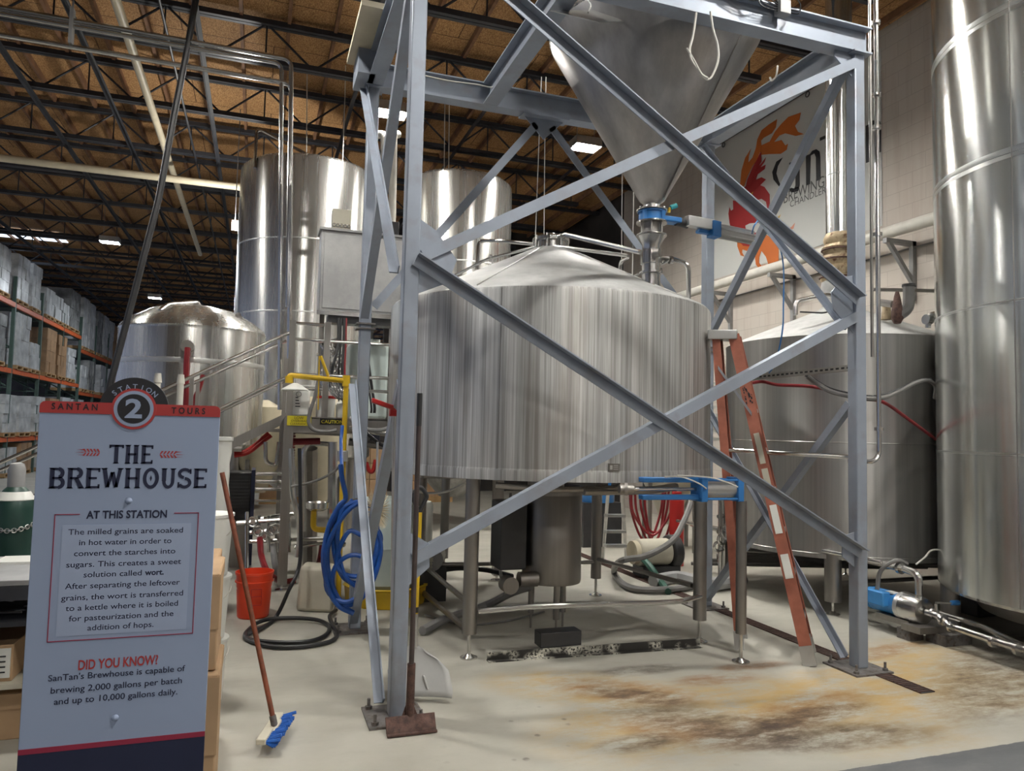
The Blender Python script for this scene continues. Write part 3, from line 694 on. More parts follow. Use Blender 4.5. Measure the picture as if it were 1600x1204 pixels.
for k in (1, 3, 5):
    s = k/6; c0 = Rb.lerp(Rt, s); wd_ = .36*(1-s)+.22*s; m.cyl(c0+dv*.01, c0+dv*(wd_-.01), .012, n=8)
m.build('rear_rung', 'alu', ld)
MB().obx(Ft+V((.03, -.01, .0))-dv*.012, Rt+V((-.05, .03, .0))-dv*.012, dv, (0, 0, 1), .02, .075).obx(Ft+V((.03, -.01, 0))+dv*.12, Rt+V((-.05, .03, 0))+dv*.12, dv, (0, 0, 1), .26, .05).build('top_cap', 'alu', ld, .006)
MB().obx(Rb.lerp(Rt, .89)-dv*.01, Fb.lerp(Ft, .74)-dv*.01, (0, 0, 1), dv, .03, .006).build('spreader', 'alu', ld)
def sticker(s0, s1, w, off, mat):
    a0, a1 = Fb.lerp(Ft, s0)-dv*.003+u1*off, Fb.lerp(Ft, s1)-dv*.003+u1*off
    return MB().obx(a0, a1, u1, dv, w, .003).build('label', mat, r1)
for s0, s1, w, o, mm in ((.245, .315, .055, 0, 'whitep'), (.375, .46, .05, 0, 'whitep'), (.50, .57, .045, 0, 'beige'), (.585, .68, .04, 0, 'beige')): sticker(s0, s1, w, o, mm)
random.seed(5)
for k in range(22):
    m = MB()
    s = random.choice((.80+.05*random.random(), .665+.0*k if k < 4 else .80+.05*random.random())); o = random.uniform(-.03, .03)
    c0 = Fb.lerp(Ft, s-.03)-dv*.002+u1*o; m.obx(c0, c0+ax1*random.uniform(.004, .03), u1, dv, random.uniform(.004, .012), .002)
    m.build('ink_mark', 'signblk', r1)

# ================================================================== kettle, right rear
KX, KY, KR = 5.85, 6.27, 1.165
kt = thing('brew_kettle', 'dark reflective steel kettle with cone roof behind the right tower post', 'tank', (KX, KY, 0))
MB().lathe((KX, KY, 0), [(KR-.05, .50), (KR, .505), (KR, .545), (KR-.004, .55), (KR-.004, 1.565), (KR, 1.57), (KR-.004, 1.575), (KR-.004, 2.56), (KR, 2.575)], 128, cap=True).build('shell', 'kettle', kt)
MB().lathe((KX, KY, 0), [(KR, 2.575), (KR-.02, 2.59), (.2, 2.98), (.19, 3.0)], 96).build('cone_roof', 'roof', kt)
for sx, sy in ((-1, -1), (1, -1), (-1, 1), (1, 1)): leg(KX+sx*.80, KY+sy*.77, .55, .075, root=kt, zb=.12)
MB().tube([(KX-.8, KY-.77, .28), (KX+.8, KY-.77, .28)], .02, 10).build('tie_pipe', 'ssd', kt)
pipe(kt, [PD(1243, 492, 7.7), PD(1243, 470, 7.7), PD(1290, 460, 7.9), PD(1330, 468, 8.1)], .022)
pipe(kt, [PD(1450, 512, 7.6), PD(1450, 492, 7.6), PD(1475, 488, 7.6)], .025)
MB().cyl(PD(1450, 499, 7.6)-V((.03, 0, 0)), PD(1450, 499, 7.6)+V((.03, 0, 0)), .045, n=12).build('clamp', 'ss', kt)
MB().tube(fillet([PD(1250, 487, 7.5), PD(1290, 489, 7.6), PD(1310, 478, 7.7), PD(1330, 474, 7.8)], .05), .008, 6).build('cable', 'black', kt)
q = PD(1385, 480, 7.9); MB().cyl(q-V((0, 0, .12)), q+V((0, 0, .06)), .05, .03, n=12).build('manway_clamp', 'rustwrap', kt)
MB().tube([PD(1372, 472, 7.8), PD(1394, 475, 7.75)], .035, 10).build('valve_handle', 'ssd', kt)
dv_ = thing('relief_pipe', 'dark lagged pipe with elbow and rusty cone fitting on the kettle roof', 'pipe', PD(1410, 495, 7.7))
pipe(dv_, [PD(1420, 445, 7.75), PD(1420, 482, 7.75), PD(1402, 494, 7.7)], .052, 'lagging', 'greyh', .12)
MB().cyl(PD(1420, 444, 7.75), PD(1420, 448, 7.75), .06, n=16).build('cap', 'blackp', dv_)
MB().lathe(PD(1402, 497, 7.7), [(.03, -.05), (.055, 0), (.05, .07), (.028, .2), (.015, .25)], 20).build('cone_fitting', 'rust', dv_)
es = thing('exhaust_stack', 'tall round steel exhaust stack rising from the kettle to the roof', 'flue', (KX, KY, 3.0))
sx_, sy_ = PD(1306, 420, 8.56).x, PD(1306, 420, 8.56).y
ux, uy = PD(1311, 250, 8.5).x, PD(1311, 250, 8.5).y
MB().lathe((ux, uy, 0), [(.135, 3.72), (.135, 4.42), (.139, 4.425), (.139, 4.44), (.135, 4.445), (.135, 5.62), (.139, 5.625), (.139, 5.64), (.135, 5.645), (.135, ZC)], 40).build('upper_duct', 'tankr', es)
m = MB(); m.lathe((sx_, sy_, 0), [(.13, 2.92), (.14, 3.0), (.14, 3.2), (.15, 3.22), (.145, 3.3), (.155, 3.33)], 40, cap=True); m.build('lower_duct', 'roof', es)
m = MB(); random.seed(3); pr = []
for k in range(14):
    z = 3.28+k*.036; w = .15+.012*sin(k*2.1)+random.uniform(-.006, .006); pr.append((w, z))
pr += [(.14, 3.79)]
m.lathe((sx_, sy_, 0), pr, 28)
for i, (x, y, zz) in enumerate(m.v):
    s = min(1, max(0, (zz-3.45)/.3)); n_ = random.uniform(-.006, .006); m.v[i] = (x+(ux-sx_)*s+n_, y+(uy-sy_)*s+n_, zz)
m.build('foil_wrap', 'rustwrap', es)
m = MB()
for zz, s in ((3.33, 0), (3.52, .25), (3.62, .6)): m.ring((sx_+(ux-sx_)*s, sy_+(uy-sy_)*s, zz), .162, .010, 28, 6)
m.build('binding_wire', 'rust', es)

# ================================================================== big tank at the right edge
RX, RY, RR = 6.33, 3.93, 1.19
rt = thing('tall_fermenter', 'very tall mirror-bright steel tank cut off by the right edge of the photo', 'tank', (RX, RY, 0))
pr = [(RR-.10, .40), (RR-.02, .405), (RR, .43)]
for z in (1.52, 2.635, 3.735, 4.835, 5.935): pr += [(RR, z-.055), (RR, z)]
pr += [(RR, 6.15), (.4, 6.3)]
MB().lathe((RX, RY, 0), pr, 160).build('shell', 'tankr', rt)
for z in (1.52, 2.635, 3.735, 4.835, 5.935):
    w_ = .04 if z > 3 else .01
    MB().lathe((RX, RY, 0), [(RR-.002, z-w_), (RR+.002, z-w_), (RR+.002, z-.008), (RR-.002, z-.006), (RR+.002, z), (RR+.002, z+w_), (RR-.002, z+w_)], 160, cap=False).build('weld_band', 'weldr', rt)
d = PD(1551, 700, 6.3); an = atan2(3.93-4.05, 5.14-RX)
m = MB(); q = V((RX+cos(an)*RR, RY+sin(an)*RR, 0)); m.cyl((q.x, q.y, .43), (q.x, q.y, 6.15), .005, n=6); m.build('shell_seam', 'ssd', rt)
for sx, sy in ((-1, 1), (1, 1), (-1, -1), (1, -1)): leg(RX+sx*.78, RY+sy*.78, .45, .075, root=rt, zb=.08)
pipe(rt, [(5.75, 4.55, .36), (5.95, 4.35, .30), (6.1, 4.25, .30), (6.12, 4.25, .4)], .02)
MB().lathe((RX, RY, 0), [(.9, .26), (1.0, .41)], 40).build('bottom_jacket', 'ssd', rt)

# ================================================================== tanks at the back left
def tall_tank(cx, cy, R, z0, z1, lab, bands, lid):
    t = thing('storage_tank', lab, 'tank', (cx, cy, 0), 'tall polished storage tanks at the back')
    MB().lathe((cx, cy, 0), [(R, z0), (R, z1-.14), (R-.01, z1-.05), (R-.06, z1), (R*.6, z1+.06), (.1, z1+.09)], 96, cap=True).build('shell', 'tank', t)
    for z in bands: MB().lathe((cx, cy, 0), [(R+.001, z-.012), (R+.003, z-.006), (R+.003, z+.006), (R+.001, z+.012)], 96, cap=False).build('weld_band', 'weld', t)
    MB().lathe((cx, cy, 0), [(.2, .5), (R, z0+.001)], 64).build('cone_bottom', 'kettle', t)
    for sx, sy in ((-1, -1), (1, -1), (-1, 1), (1, 1)): MB().cyl((cx+sx*R*.66, cy+sy*R*.66, 0), (cx+sx*R*.66, cy+sy*R*.66, z0+.1), .06, n=14).build('leg', 'ssd', t)
    return t
t1 = tall_tank(.67, 12.29, 1.09, 1.15, 5.70, 'taller polished storage tank behind the small domed tank and control cabinet', (2.2, 3.3, 4.4), 0)
pipe(t1, [PD(398, 262, 11.6), PD(401, 205, 11.6), PD(408, 203, 11.6), PD(478, 240, 11.6)], .025, 'vent_pipe')
t2 = tall_tank(3.12, 12.09, .91, 1.3, 5.80, 'polished storage tank rising directly behind the mash tun roof', (3.1, 4.3), 0)
sm = thing('hot_liquor_tank', 'small domed steel tank with red hose standing behind the station sign', 'tank', (-.79, 9.97, 0))
SX, SY, SR = -.79, 9.97, .85
MB().lathe((SX, SY, 0), [(SR-.06, 1.33), (SR, 1.37), (SR, 2.70), (SR-.004, 2.72), (SR+.004, 2.74), (SR-.02, 2.79), (SR-.10, 2.85), (SR-.12, 2.87), (SR*.6, 3.0), (SR*.3, 3.06), (.1, 3.08)], 96).build('shell', 'tank', sm)
MB().lathe((SX, SY, 0), [(SR+.001, 2.30), (SR+.004, 2.31), (SR+.004, 2.35), (SR+.001, 2.36)], 96, cap=False).build('weld_band', 'weld', sm)
MB().lathe((SX, SY, 0), [(.1, .9), (SR-.03, 1.36)], 48).build('cone_bottom', 'kettle', sm)
for sx, sy in ((-1, -1), (1, -1), (-1, 1), (1, 1)): MB().cyl((SX+sx*.55, SY+sy*.55, 0), (SX+sx*.55, SY+sy*.55, 1.4), .05, n=14).build('leg', 'ssd', sm)
pipe(sm, [PD(250, 485, 9.5), PD(262, 475, 9.6), PD(308, 472, 9.9), PD(312, 478, 9.9)], .025, 'vent_pipe')
q = PD(293, 541, 9.08); MB().cyl(q+V((0, .1, 0)), q+V((0, -.05, 0)), .07, n=18).build('port', 'ss', sm)
MB().plate([PD(370, 498, 9.6), PD(367, 490, 9.6), PD(374, 487, 9.6), PD(380, 499, 9.6)], .01).build('lifting_lug', 'ss', sm)
tag(MB().tube(spline([PD(293, 543, 9.0), PD(291, 570, 8.97), PD(291, 600, 8.97), PD(290, 640, 8.97), PD(285, 680, 8.97)], 5), .03, 8).build('red_hose', 'redh'), 'dark red hose hanging down from the port of the small domed tank', 'hose')
tag(MB().tube(spline([PD(317, 585, 8.95), PD(312, 605, 8.95), PD(303, 625, 8.95), PD(296, 650, 8.95)], 5), .025, 8).build('red_hose', 'redh'), 'shorter red hose slanting down the front of the small domed tank', 'hose')

# ================================================================== thin rods and overhead pipes
def rod(pts, r, lab, mat='cream', name='hanger_rod', group=None, cat='rod'):
    return tag(MB().tube([V(p) for p in pts], r, 6).build(name, mat), lab, cat, group)
rod([PD(836, 388, 6.6), PD(841, 250, 6.6), PD(846, 120, 6.6)], .004, 'thin pale rod rising from the mash tun neck, left of the pair', 'wire')
rod([PD(850, 368, 6.6), PD(851, 240, 6.6), PD(853, 120, 6.6)], .004, 'thin pale rod rising from the mash tun neck, right of the pair', 'wire')
rod([PD(971, 428, 7.0), PD(972, 300, 7.0), PD(974, 150, 7.0)], .005, 'thin pale rod beside the grain chute, the farther of its pair', 'wire')
rod([PD(988, 432, 6.9), PD(990, 300, 6.9), PD(992, 150, 6.9)], .005, 'thin pale rod touching the left of the grain chute', 'wire')
rod([PD(479, 238, 11.3), PD(480, 100, 11.3), PD(480, 60, 11.3)], .007, 'thin rod dropping onto the tall left tank from the roof', 'wire')
rod([PD(535, 262, 11.2), PD(539, 150, 11.2), PD(541, 60, 11.2)], .007, 'thin rod hanging beside the back left tower post', 'wire')
rod([PD(568, 85, 5.9), PD(569, -30, 5.9)], .008, 'bright rod rising from the timber board on the tower', 'wire')
rod([PD(694, 270, 12), PD(696, 60, 12)], .008, 'thin rod above the second tall tank, left of two', 'wire')
rod([PD(701, 270, 12), PD(703, 60, 12)], .008, 'thin rod above the second tall tank, right of two', 'wire')
for px, lab in ((599, 'white plastic vent pipe behind the tower, left of the pair'), (613, 'white plastic vent pipe behind the tower, right of the pair')):
    m = MB().tube(fillet([PD(px-4, 420, 10.5), PD(px, 330, 10.5), PD(px+2, 210, 10.5), PD(px-10 if px < 605 else px+9, 210, 10.6)], .06), .055, 12)
    tag(m.build('vent_pipe', 'pvc'), lab, 'pipe')
# three long pipes that turn down beside the tall tank
YP = 8.0
def ovp(py0, py1, pxe, dn, r, lab, mat='grey'):
    a0 = PY(-40, py0, YP); e = PY(pxe, py1, YP); a0.z = e.z
    m = MB().tube(fillet([a0, e, PY(pxe-3, dn, YP)], .09), r, 10)
    return tag(m.build('overhead_pipe', mat), lab, 'pipe', 'overhead pipes at the upper left')
ovp(8, 93, 455, 560, .024, 'bright overhead pipe turning down by the tall tank, outermost of three', 'ss')
ovp(20, 99, 440, 640, .022, 'overhead pipe turning down by the tall tank, middle of three', 'ss')
a0, e = PY(-40, 45, YP), PY(455, 131, YP); a0.z = e.z
tag(MB().tube(fillet([a0, e, PY(452, 300, YP), PY(449, 480, YP)], .09), .024, 10).build('overhead_pipe', 'ss'), 'lowest overhead pipe turning down by the tall tank', 'pipe', 'overhead pipes at the upper left')
m = MB()
q = PY(112, 45, YP); m.bx(q.x-.015, YP-.05, q.z-.16, q.x+.015, YP+.05, q.z+.2); m.cyl((q.x, YP, q.z+.2), (q.x, YP, ZC-.1), .01, n=6)
tag(m.build('pipe_hanger', 'grey'), 'grey wire-wrapped hanger holding the overhead pipes at upper left', 'hanger')
yb = 14.0; p0, p1 = PY(-60, 233, yb), PY(372, 287, yb); p0.z = p1.z = 5.9
tag(MB().tube([p0, p1+V((.25, 0, 0))], .065, 14).build('sprinkler_main', 'cream'), 'cream sprinkler main running across to the tall left tank', 'pipe')
tag(MB().tube([(-1.70, 2, 6.32), (-1.70, 22, 6.32)], .055, 12).build('sprinkler_branch', 'cream'), 'cream sprinkler branch running back under the roof joists', 'pipe')
for dx, lab in ((-.55, 'grey conduit beside the cream sprinkler branch'), (.45, 'grey conduit running back under the roof, right of the cream branch')):
    tag(MB().tube([(-1.70+dx, 2, 6.38), (-1.70+dx, 50, 6.38)], .018, 8).build('conduit', 'joist'), lab, 'conduit')
YT = 8.0
tag(MB().tube([PY(311, -30, YT), PY(292, 80, YT), PY(270, 190, YT), PY(248, 310, YT), PY(212, 450, YT), PY(172, 600, YT), PY(165, 640, YT)], .032, 10).build('conveying_tube', 'tube'), 'long black slanted tube running from the roof down behind the sign', 'tube')

# ================================================================== right wall: banner, pipe, brackets
XB = XW-.006
def CX(cx, cy, x=XB): return PX(1120+cx/4.3, 150+cy/4.3, x)
bn = thing('wall_banner', 'large pale logo banner with a red and orange flame emblem on the right wall', 'banner', CX(400, 600, XB))
pts = [CX(-30, 262), CX(640, -200), CX(1130, -330), CX(1130, 880), CX(500, 1120), CX(-30, 1260)]
p_tl, p_br = CX(-30, 262), CX(1100, 880)
yz = lambda y, z, x=XB: V((x, y, z))
zt_ = 6.85; zb_ = CX(300, 1130).z
Y0, Y1 = CX(1110, 500).y, CX(-60, 500).y
MB().bx(XB-.004, Y0, zb_, XB, Y1, zt_).build('cloth', 'ban', bn)
m = MB().tube([(XB-.03, Y0+.1, zt_+.01), (XB-.03, Y1, zt_+.01)], .015, 6)
for px, py in ((55, 215), (620, -70)): q = CX(px, py); m.ring((XB-.03, q.y, zt_-.05), .04, .008, 14, 5, (0, 1, 0), (0, 0, 1))
m.build('hanging_rail', 'black', bn)
XM = XB-.008
def mural(pts, mat, name='emblem_flame', x=XM):
    ar = sum(pts[i-1][0]*pts[i][1]-pts[i][0]*pts[i-1][1] for i in range(len(pts)))
    pts = pts if ar > 0 else pts[::-1]
    return MB().plate([CX(u, v, x) for u, v in pts], .002).build(name, mat, bn)
mural([(565,110),(480,140),(430,190),(390,240),(355,305),(300,330),(285,360),(300,395),(350,390),(430,388),(470,360),(478,320),(460,332),(435,295),(385,308),(420,265),(460,250),(530,268),(585,255),(545,240),(525,200),(555,160)], 'fl_o')
mural([(405,155),(350,190),(300,230),(272,290),(262,350),(240,410),(240,470),(262,440),(290,380),(300,330),(297,300),(315,280),(370,250),(397,210)], 'fl_o', x=XM-.0031)
mural([(230,352),(190,415),(165,500),(152,640),(185,600),(205,540),(240,470),(262,440),(290,380),(250,400),(212,445),(215,400)], 'fl_o', x=XM-.0062)
mural([(297,372),(300,440),(255,520),(228,600),(190,625),(205,560),(240,480)], 'fl_r', x=XM-.0093)
mural([(330,410),(322,440),(295,478),(328,460),(322,490),(275,525),(262,562),(300,545),(330,560),(290,600),(240,650),(200,650),(235,560),(265,490),(300,450)], 'fl_r', x=XM-.003)
mural([(150,640),(200,600),(270,590),(320,610),(355,660),(355,720),(342,768),(330,710),(300,690),(265,700),(250,740),(270,790),(300,830),(280,850),(220,855),(190,870),(195,900),(230,920),(280,915),(330,880),(360,900),(330,930),(280,945),(255,970),(235,950),(245,1000),(215,1010),(175,1005),(170,1050),(185,1078),(160,1070),(138,1010),(135,950),(140,900),(125,905),(108,965),(100,910),(85,850),(78,790),(85,745),(95,770),(110,760),(108,700),(150,710),(140,670)], 'fl_r', x=XM-.001)
mural([(140,960),(175,1005),(215,1010),(245,1000),(280,945),(330,930),(380,960),(415,1020),(415,1130),(350,1145),(330,1080),(300,1040),(285,1080),(285,1120),(300,1140),(327,1130),(315,1155),(285,1160),(262,1130),(255,1070),(235,1040),(200,1040),(172,1030),(170,1050),(185,1078),(160,1070),(138,1010)], 'fl_o', x=XM-.002)
mural([(430,905),(500,880),(525,850),(515,890),(470,912)], 'fl_p')
mural([(205,672),(245,640),(235,668)], 'fl_y', 'emblem_eye', XM-.004)
q = CX(283, 757, XM-.004); MB().cyl(q, q+V((-.003, 0, 0)), .08, n=20).build('emblem_eye', 'fl_y', bn)
mural([(370,835),(390,790),(400,820),(430,795),(415,825),(445,840),(400,855)], 'fl_y', 'emblem_eye', XM-.004)
def ltr(pts, name='lettering'): return mural(pts, 'signblk', name, XM)
ltr([(443,412),(400,440),(372,510),(380,560),(420,610),(425,650),(405,700),(370,755),(385,752),(425,705),(440,670),(435,610),(415,570),(400,520),(410,470)])
ltr([(485,450),(540,425),(556,440),(556,600),(545,640),(500,648),(485,625),(500,615),(520,622),(528,600),(528,452),(490,468)])
ltr([(598,400),(625,390),(640,368),(668,356),(690,372),(695,410),(698,558),(668,572),(665,410),(655,385),(630,400),(626,590),(600,600)])
ltr([(692,280),(860,205),(860,228),(800,255),(800,560),(765,575),(765,268),(692,302)])
ltr([(895,250),(925,235),(930,460),(898,470)])
ltr([(1000,200),(1030,185),(1045,165),(1075,158),(1098,172),(1103,210),(1103,375),(1085,382),(1080,215),(1060,185),(1035,205),(1030,440),(1002,450)])
m = MB()
def wtext(body, u0, v0, u1, v1, capz):
    A, B = CX(u0, v0, XM), CX(u1, v1, XM); put_text(m, body, A, V((0, -1, 0)), V((0, 0, 1)), abs(A.y-B.y), capz)
wtext('BREWING', 450, 722, 722, 615, .17)
wtext('CHANDLER', 492, 748, 735, 650, .10)
m.build('lettering', 'bantxt', bn); m = MB()
wtext('F', 915, 530, 930, 525, .10)
m.build('lettering', 'bantxt', bn)
pz = PX(1463, 340, 7.35).z
wpp = thing('wall_pipe', 'long pale lagged pipe running along the right wall on brackets', 'pipe', (7.35, 9, pz))
MB().tube([(7.35, 5.45, pz), (7.35, 14.6, pz)], .075, 16).build('lagging', 'pvc', wpp)
for px, py in ((1395, 375), (1212, 437), (1117, 468)):
    q = PX(px, py, 7.35); y = q.y
    b_ = MB().bx(7.22, y-.03, pz-.16, XW-.005, y+.03, pz-.10).bx(XW-.06, y-.03, pz-.85, XW-.005, y+.03, pz-.1)
    b_.obx((7.28, y, pz-.14), (XW-.04, y, pz-.62), (0, 1, 0), (.7, 0, .7), .05, .05); b_.build('bracket', 'grey', wpp)
MB().tube([(7.66, 5.45, pz-.18), (7.66, 14.6, pz-.18)], .012, 6).build('cable', 'greyh', wpp)
q0 = PD(1365, 452, 8.2); rod([q0, q0+V((1.3, -.45, .0))], .018, 'thin steel rail beyond the kettle roof crossing to the wall', 'ssd', 'rail', cat='rail')
# thin pipes clipped to the right tower post
vp = thing('riser_pipes', 'pair of thin steel pipes clipped up the right tower post', 'pipe', (4.16, 4.2, .9))
xa, xb = PY(1361, 300, 4.16).x, PY(1369, 300, 4.16).x
pipe(vp, [(xb, 4.15, 6.4), (xb, 4.15, 1.50), (xb-.05, 4.15, 1.445), (xb-.16, 4.28, 1.445)], .017, 'riser')
MB().tube([(xa, 4.16, 6.4), (xa, 4.16, 2.2)], .011, 8).build('riser', 'ssd', vp)
for z in (3.1, 3.9, 4.15, 4.7, 1.68): MB().cyl((xb, 4.15, z-.012), (xb, 4.15, z+.012), .032, n=14).build('clamp', 'ss', vp)
pipe(vp, [PY(1340, 714, 4.32), PY(1240, 709, 4.6), PY(1140, 703, 5.0)], .017, 'cross_pipe')

# unistrut, cables and hoses in front of the kettle
s0, s1 = PX(1178, 590, 4.04), PX(1340, 574, 4.02)
s0, s1 = PY(1175, 590, 5.3), PY(1342, 573, 4.2)
us = thing('strut_channel', 'perforated steel strut channel crossing in front of the kettle', 'channel', s0)
dd = (s1-s0).normalized(); MB().obx(s0, s1, dd.cross(V((0, 0, 1))), (0, 0, 1), .04, .042).build('channel', 'strut', us)
n_ = 22; nn = dd.cross(V((0, 0, 1))).normalized()
for k in range(n_):
    c0 = s0.lerp(s1, (k+.5)/n_); MB().obx(c0+nn*.0195, c0+nn*.0215, dd, (0, 0, 1), .028, .014).build('slot', 'black', us)
tag(MB().tube(spline([PY(1262, 588, 4.75), PY(1275, 598, 4.7), PY(1300, 612, 4.5), PY(1342, 621, 4.32), PY(1375, 622, 4.3), PY(1400, 613, 4.5), PY(1430, 598, 4.7), PY(1450, 594, 4.8), PY(1462, 604, 4.85), PY(1461, 622, 4.9)], 6), .018, 8).build('cable_bundle', 'greyh'), 'thick grey cable sagging across the kettle from the strut channel', 'cable')
tag(MB().tube(spline([PY(1258, 586, 4.8), PY(1272, 592, 4.75), PY(1298, 607, 4.55), PY(1342, 617, 4.34), PY(1376, 618, 4.33), PY(1402, 609, 4.52), PY(1432, 595, 4.72), PY(1455, 592, 4.82)], 6), .010, 8).build('cable_bundle', 'black'), 'thin black cable lying along the thick grey cable by the kettle', 'cable')
tag(MB().tube(spline([PY(1137, 604, 5.2), PY(1165, 600, 5.2), PY(1190, 596, 5.2), PY(1215, 601, 5.1), PY(1262, 603, 4.9), PY(1300, 610, 4.7), PY(1345, 622, 4.5), PY(1380, 628, 4.5), PY(1420, 655, 4.7), PY(1462, 686, 4.9)], 6), .014, 8).build('red_hose', 'redh'), 'dark red hose running across the kettle down to the tall right tank', 'hose')

# ================================================================== pump set at lower right
px_ = 5.13
pm = thing('transfer_pump', 'blue motor transfer pump with steel head on concrete blocks at lower right', 'pump', (px_, 4.6, 0))
pz_ = .235
MB().cyl((px_, 4.80, pz_), (px_, 5.08, pz_), .095, n=24).cyl((px_, 5.08, pz_), (px_, 5.16, pz_), .098, .085, n=24).build('motor', 'bpump', pm, .01)
MB().bx(px_-.15, 4.86, pz_-.02, px_-.07, 5.06, pz_+.10).build('terminal_box', 'bpump', pm, .012)
MB().obx((px_-.03, 4.84, pz_+.092), (px_-.03, 4.92, pz_+.092), (1, 0, 0), (0, 0, 1), .06, .012).build('rating_label', 'whitep', pm)
MB().cyl((px_, 4.76, pz_), (px_, 4.80, pz_), .118, n=28).build('clamp_ring', 'alu', pm)
MB().lathe((px_, 4.58, pz_), [(.05, 0), (.10, .01), (.115, .05), (.118, .18)], 32, (0, 1, 0)).build('pump_head', 'ss', pm)
MB().bx(px_-.09, 4.66, .10, px_+.09, 5.0, .145).bx(px_-.15, 4.5, .085, px_+.25, 4.68, .135).build('base_channel', 'ssd', pm)
m = MB().bx(px_-.12, 4.62, 0, px_+.02, 4.75, .085).bx(px_+.02, 4.42, 0, px_+.3, 4.60, .085); m.build('support_block', 'galb', pm)
pipe(pm, [(px_+.02, 4.66, pz_+.1), (px_+.02, 4.66, pz_+.28), (px_+.02, 4.8, pz_+.30), (px_+.02, 6.0, pz_+.30), (px_-.1, 7.8, pz_+.30)], .03, 'discharge_pipe', fr=.1)
pipe(pm, [(px_-.0, 4.57, pz_), (px_, 4.47, pz_), (px_+.03, 4.43, pz_-.04), (px_+.03, 4.40, .17), (px_+.04, 3.95, .15), (px_+.05, 3.6, .15)], .026, 'suction_pipe', fr=.05)
for y, z in ((4.52, pz_), (4.44, pz_-.03), (4.36, .17), (4.02, .15), (3.84, .15)): MB().cyl((px_+.02, y-.012, z), (px_+.02, y+.012, z), .045, n=16).build('clamp', 'ss', pm)
for y in (4.84, 5.4): MB().cyl((px_+.02, y-.015, pz_+.30), (px_+.02, y+.015, pz_+.30), .05, n=16).build('clamp', 'ss', pm)
MB().cyl((px_+.02, 4.5, pz_+.02), (px_+.02, 4.5, pz_+.08), .012, n=8).obx((px_+.02, 4.5, pz_+.09), (px_+.16, 4.46, pz_+.09), (0, 1, 0), (0, 0, 1), .02, .012).build('valve_lever', 'ss', pm)
MB().cyl((px_+.14, 4.465, pz_+.09), (px_+.20, 4.45, pz_+.09), .02, n=10).build('lever_grip', 'blue', pm)
MB().tube(spline([(px_-.09, 4.98, pz_+.1), (px_-.08, 4.95, pz_+.26), (px_-.02, 4.85, pz_+.36), (px_+.1, 4.85, pz_+.33)], 6), .018, 8).build('conduit', 'greyh', pm)
pipe(pm, [(px_+.22, 5.6, .22), (px_+.25, 4.3, .18), (px_+.12, 3.85, .15)], .022, 'return_pipe')
tag(MB().tube([(px_-.12, 4.9, pz_+.34), (px_-.2, 6.2, pz_+.34), (px_-.3, 7.8, pz_+.34)], .02, 10).build('process_pipe', 'ss'), 'long straight steel pipe running back beside the pump under the kettle', 'pipe')
# dark pipe clutter behind, under kettle and right tank
m = MB()
for k in range(9):
    z = .1+.05*k; m.tube([(4.9+.12*k, 7.6-.08*k, z), (7.2, 6.6-.2*k, z+.04)], .02+.006*(k % 3), 7)
tag(m.build('floor_pipework', 'greyh'), 'dark jumble of pipes on the floor beneath the kettle', 'pipes')
m = MB().bx(6.3, 5.05, .0, 6.7, 5.3, .42); tag(m.build('motor_housing', 'blackp', None, .02), 'black motor housing on the floor between kettle and right tank', 'motor')
tag(MB().tube(spline([(5.33, 4.85, pz_+.32), (5.40, 4.82, .62), (5.46, 4.80, .68), (5.60, 4.75, .68)], 5), .008, 6).build('sensor_wire', 'wire'), 'thin bright bent wire between the pump pipe and the right tank', 'wire')
# ================================================================== station sign
SYP = 3.04
sg = thing('station_sign', 'tall white and navy visitor sign board with red header at left front', 'sign', (-.47, SYP, 0))
sx0, sx1 = -.737, -.136
def sgp(px, py): return PY(px, py, SYP)
ztop, zred = 1.671, .452
zhb = 1.629
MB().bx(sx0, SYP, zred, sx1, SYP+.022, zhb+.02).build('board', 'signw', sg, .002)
MB().bx(sx0, SYP-.001, .05, sx1, SYP+.022, zred-.012).build('footer_panel', 'navy', sg)
MB().bx(sx0, SYP-.002, zred-.014, sx1, SYP+.01, zred+.004).build('footer_stripe', 'maroon', sg)
rc = .018
pts = [(sx0, 0, zhb), (sx1, 0, zhb)]+[(sx1-rc+rc*cos(t), 0, ztop-rc+rc*sin(t)) for t in (0, .5, 1.05, 1.57)]+[(sx0+rc-rc*sin(t), 0, ztop-rc+rc*cos(t)) for t in (0, .5, 1.05, 1.57)]
def polyY(P, y0, y1):
    n = len(P); return MB().add([(x, y0, z) for x, z in P]+[(x, y1, z) for x, z in P], [tuple(range(n)), tuple(range(2*n-1, n-1, -1))]+[(i, (i+1) % n, n+(i+1) % n, n+i) for i in range(n)])
polyY([(x, z) for x, y, z in pts], SYP-.003, SYP+.02).build('header_band', 'signred', sg)
bc = sgp(209.5, 638.5); bx0, bz0 = bc.x, bc.z
def disc(r, y0, y1, mat, name, half=False):
    n = 48; P = [(bx0+r*cos(pi*i/n if half else 2*pi*i/n), y1, (max(bz0+.0, zhb) if half else bz0)+r*sin(pi*i/n if half else 2*pi*i/n)) for i in range(n+1 if half else n)]
    q = MB(); q.plate(P, abs(y1-y0)) if 0 else q.add([(x, y0, z) for x, y, z in P]+[(x, y1, z) for x, y, z in P], [tuple(range(len(P))), tuple(range(2*len(P)-1, len(P)-1, -1))]+[(i, (i+1) % len(P), len(P)+(i+1) % len(P), len(P)+i) for i in range(len(P))])
    return q.build(name, mat, sg)
disc(.116, SYP-.0015, SYP+.02, 'signblk', 'badge_arch', True)
disc(.0755, SYP-.005, SYP+.018, 'signred', 'badge_ring')
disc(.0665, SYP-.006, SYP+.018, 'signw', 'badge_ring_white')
disc(.0545, SYP-.007, SYP+.018, 'signblk', 'badge_disc')
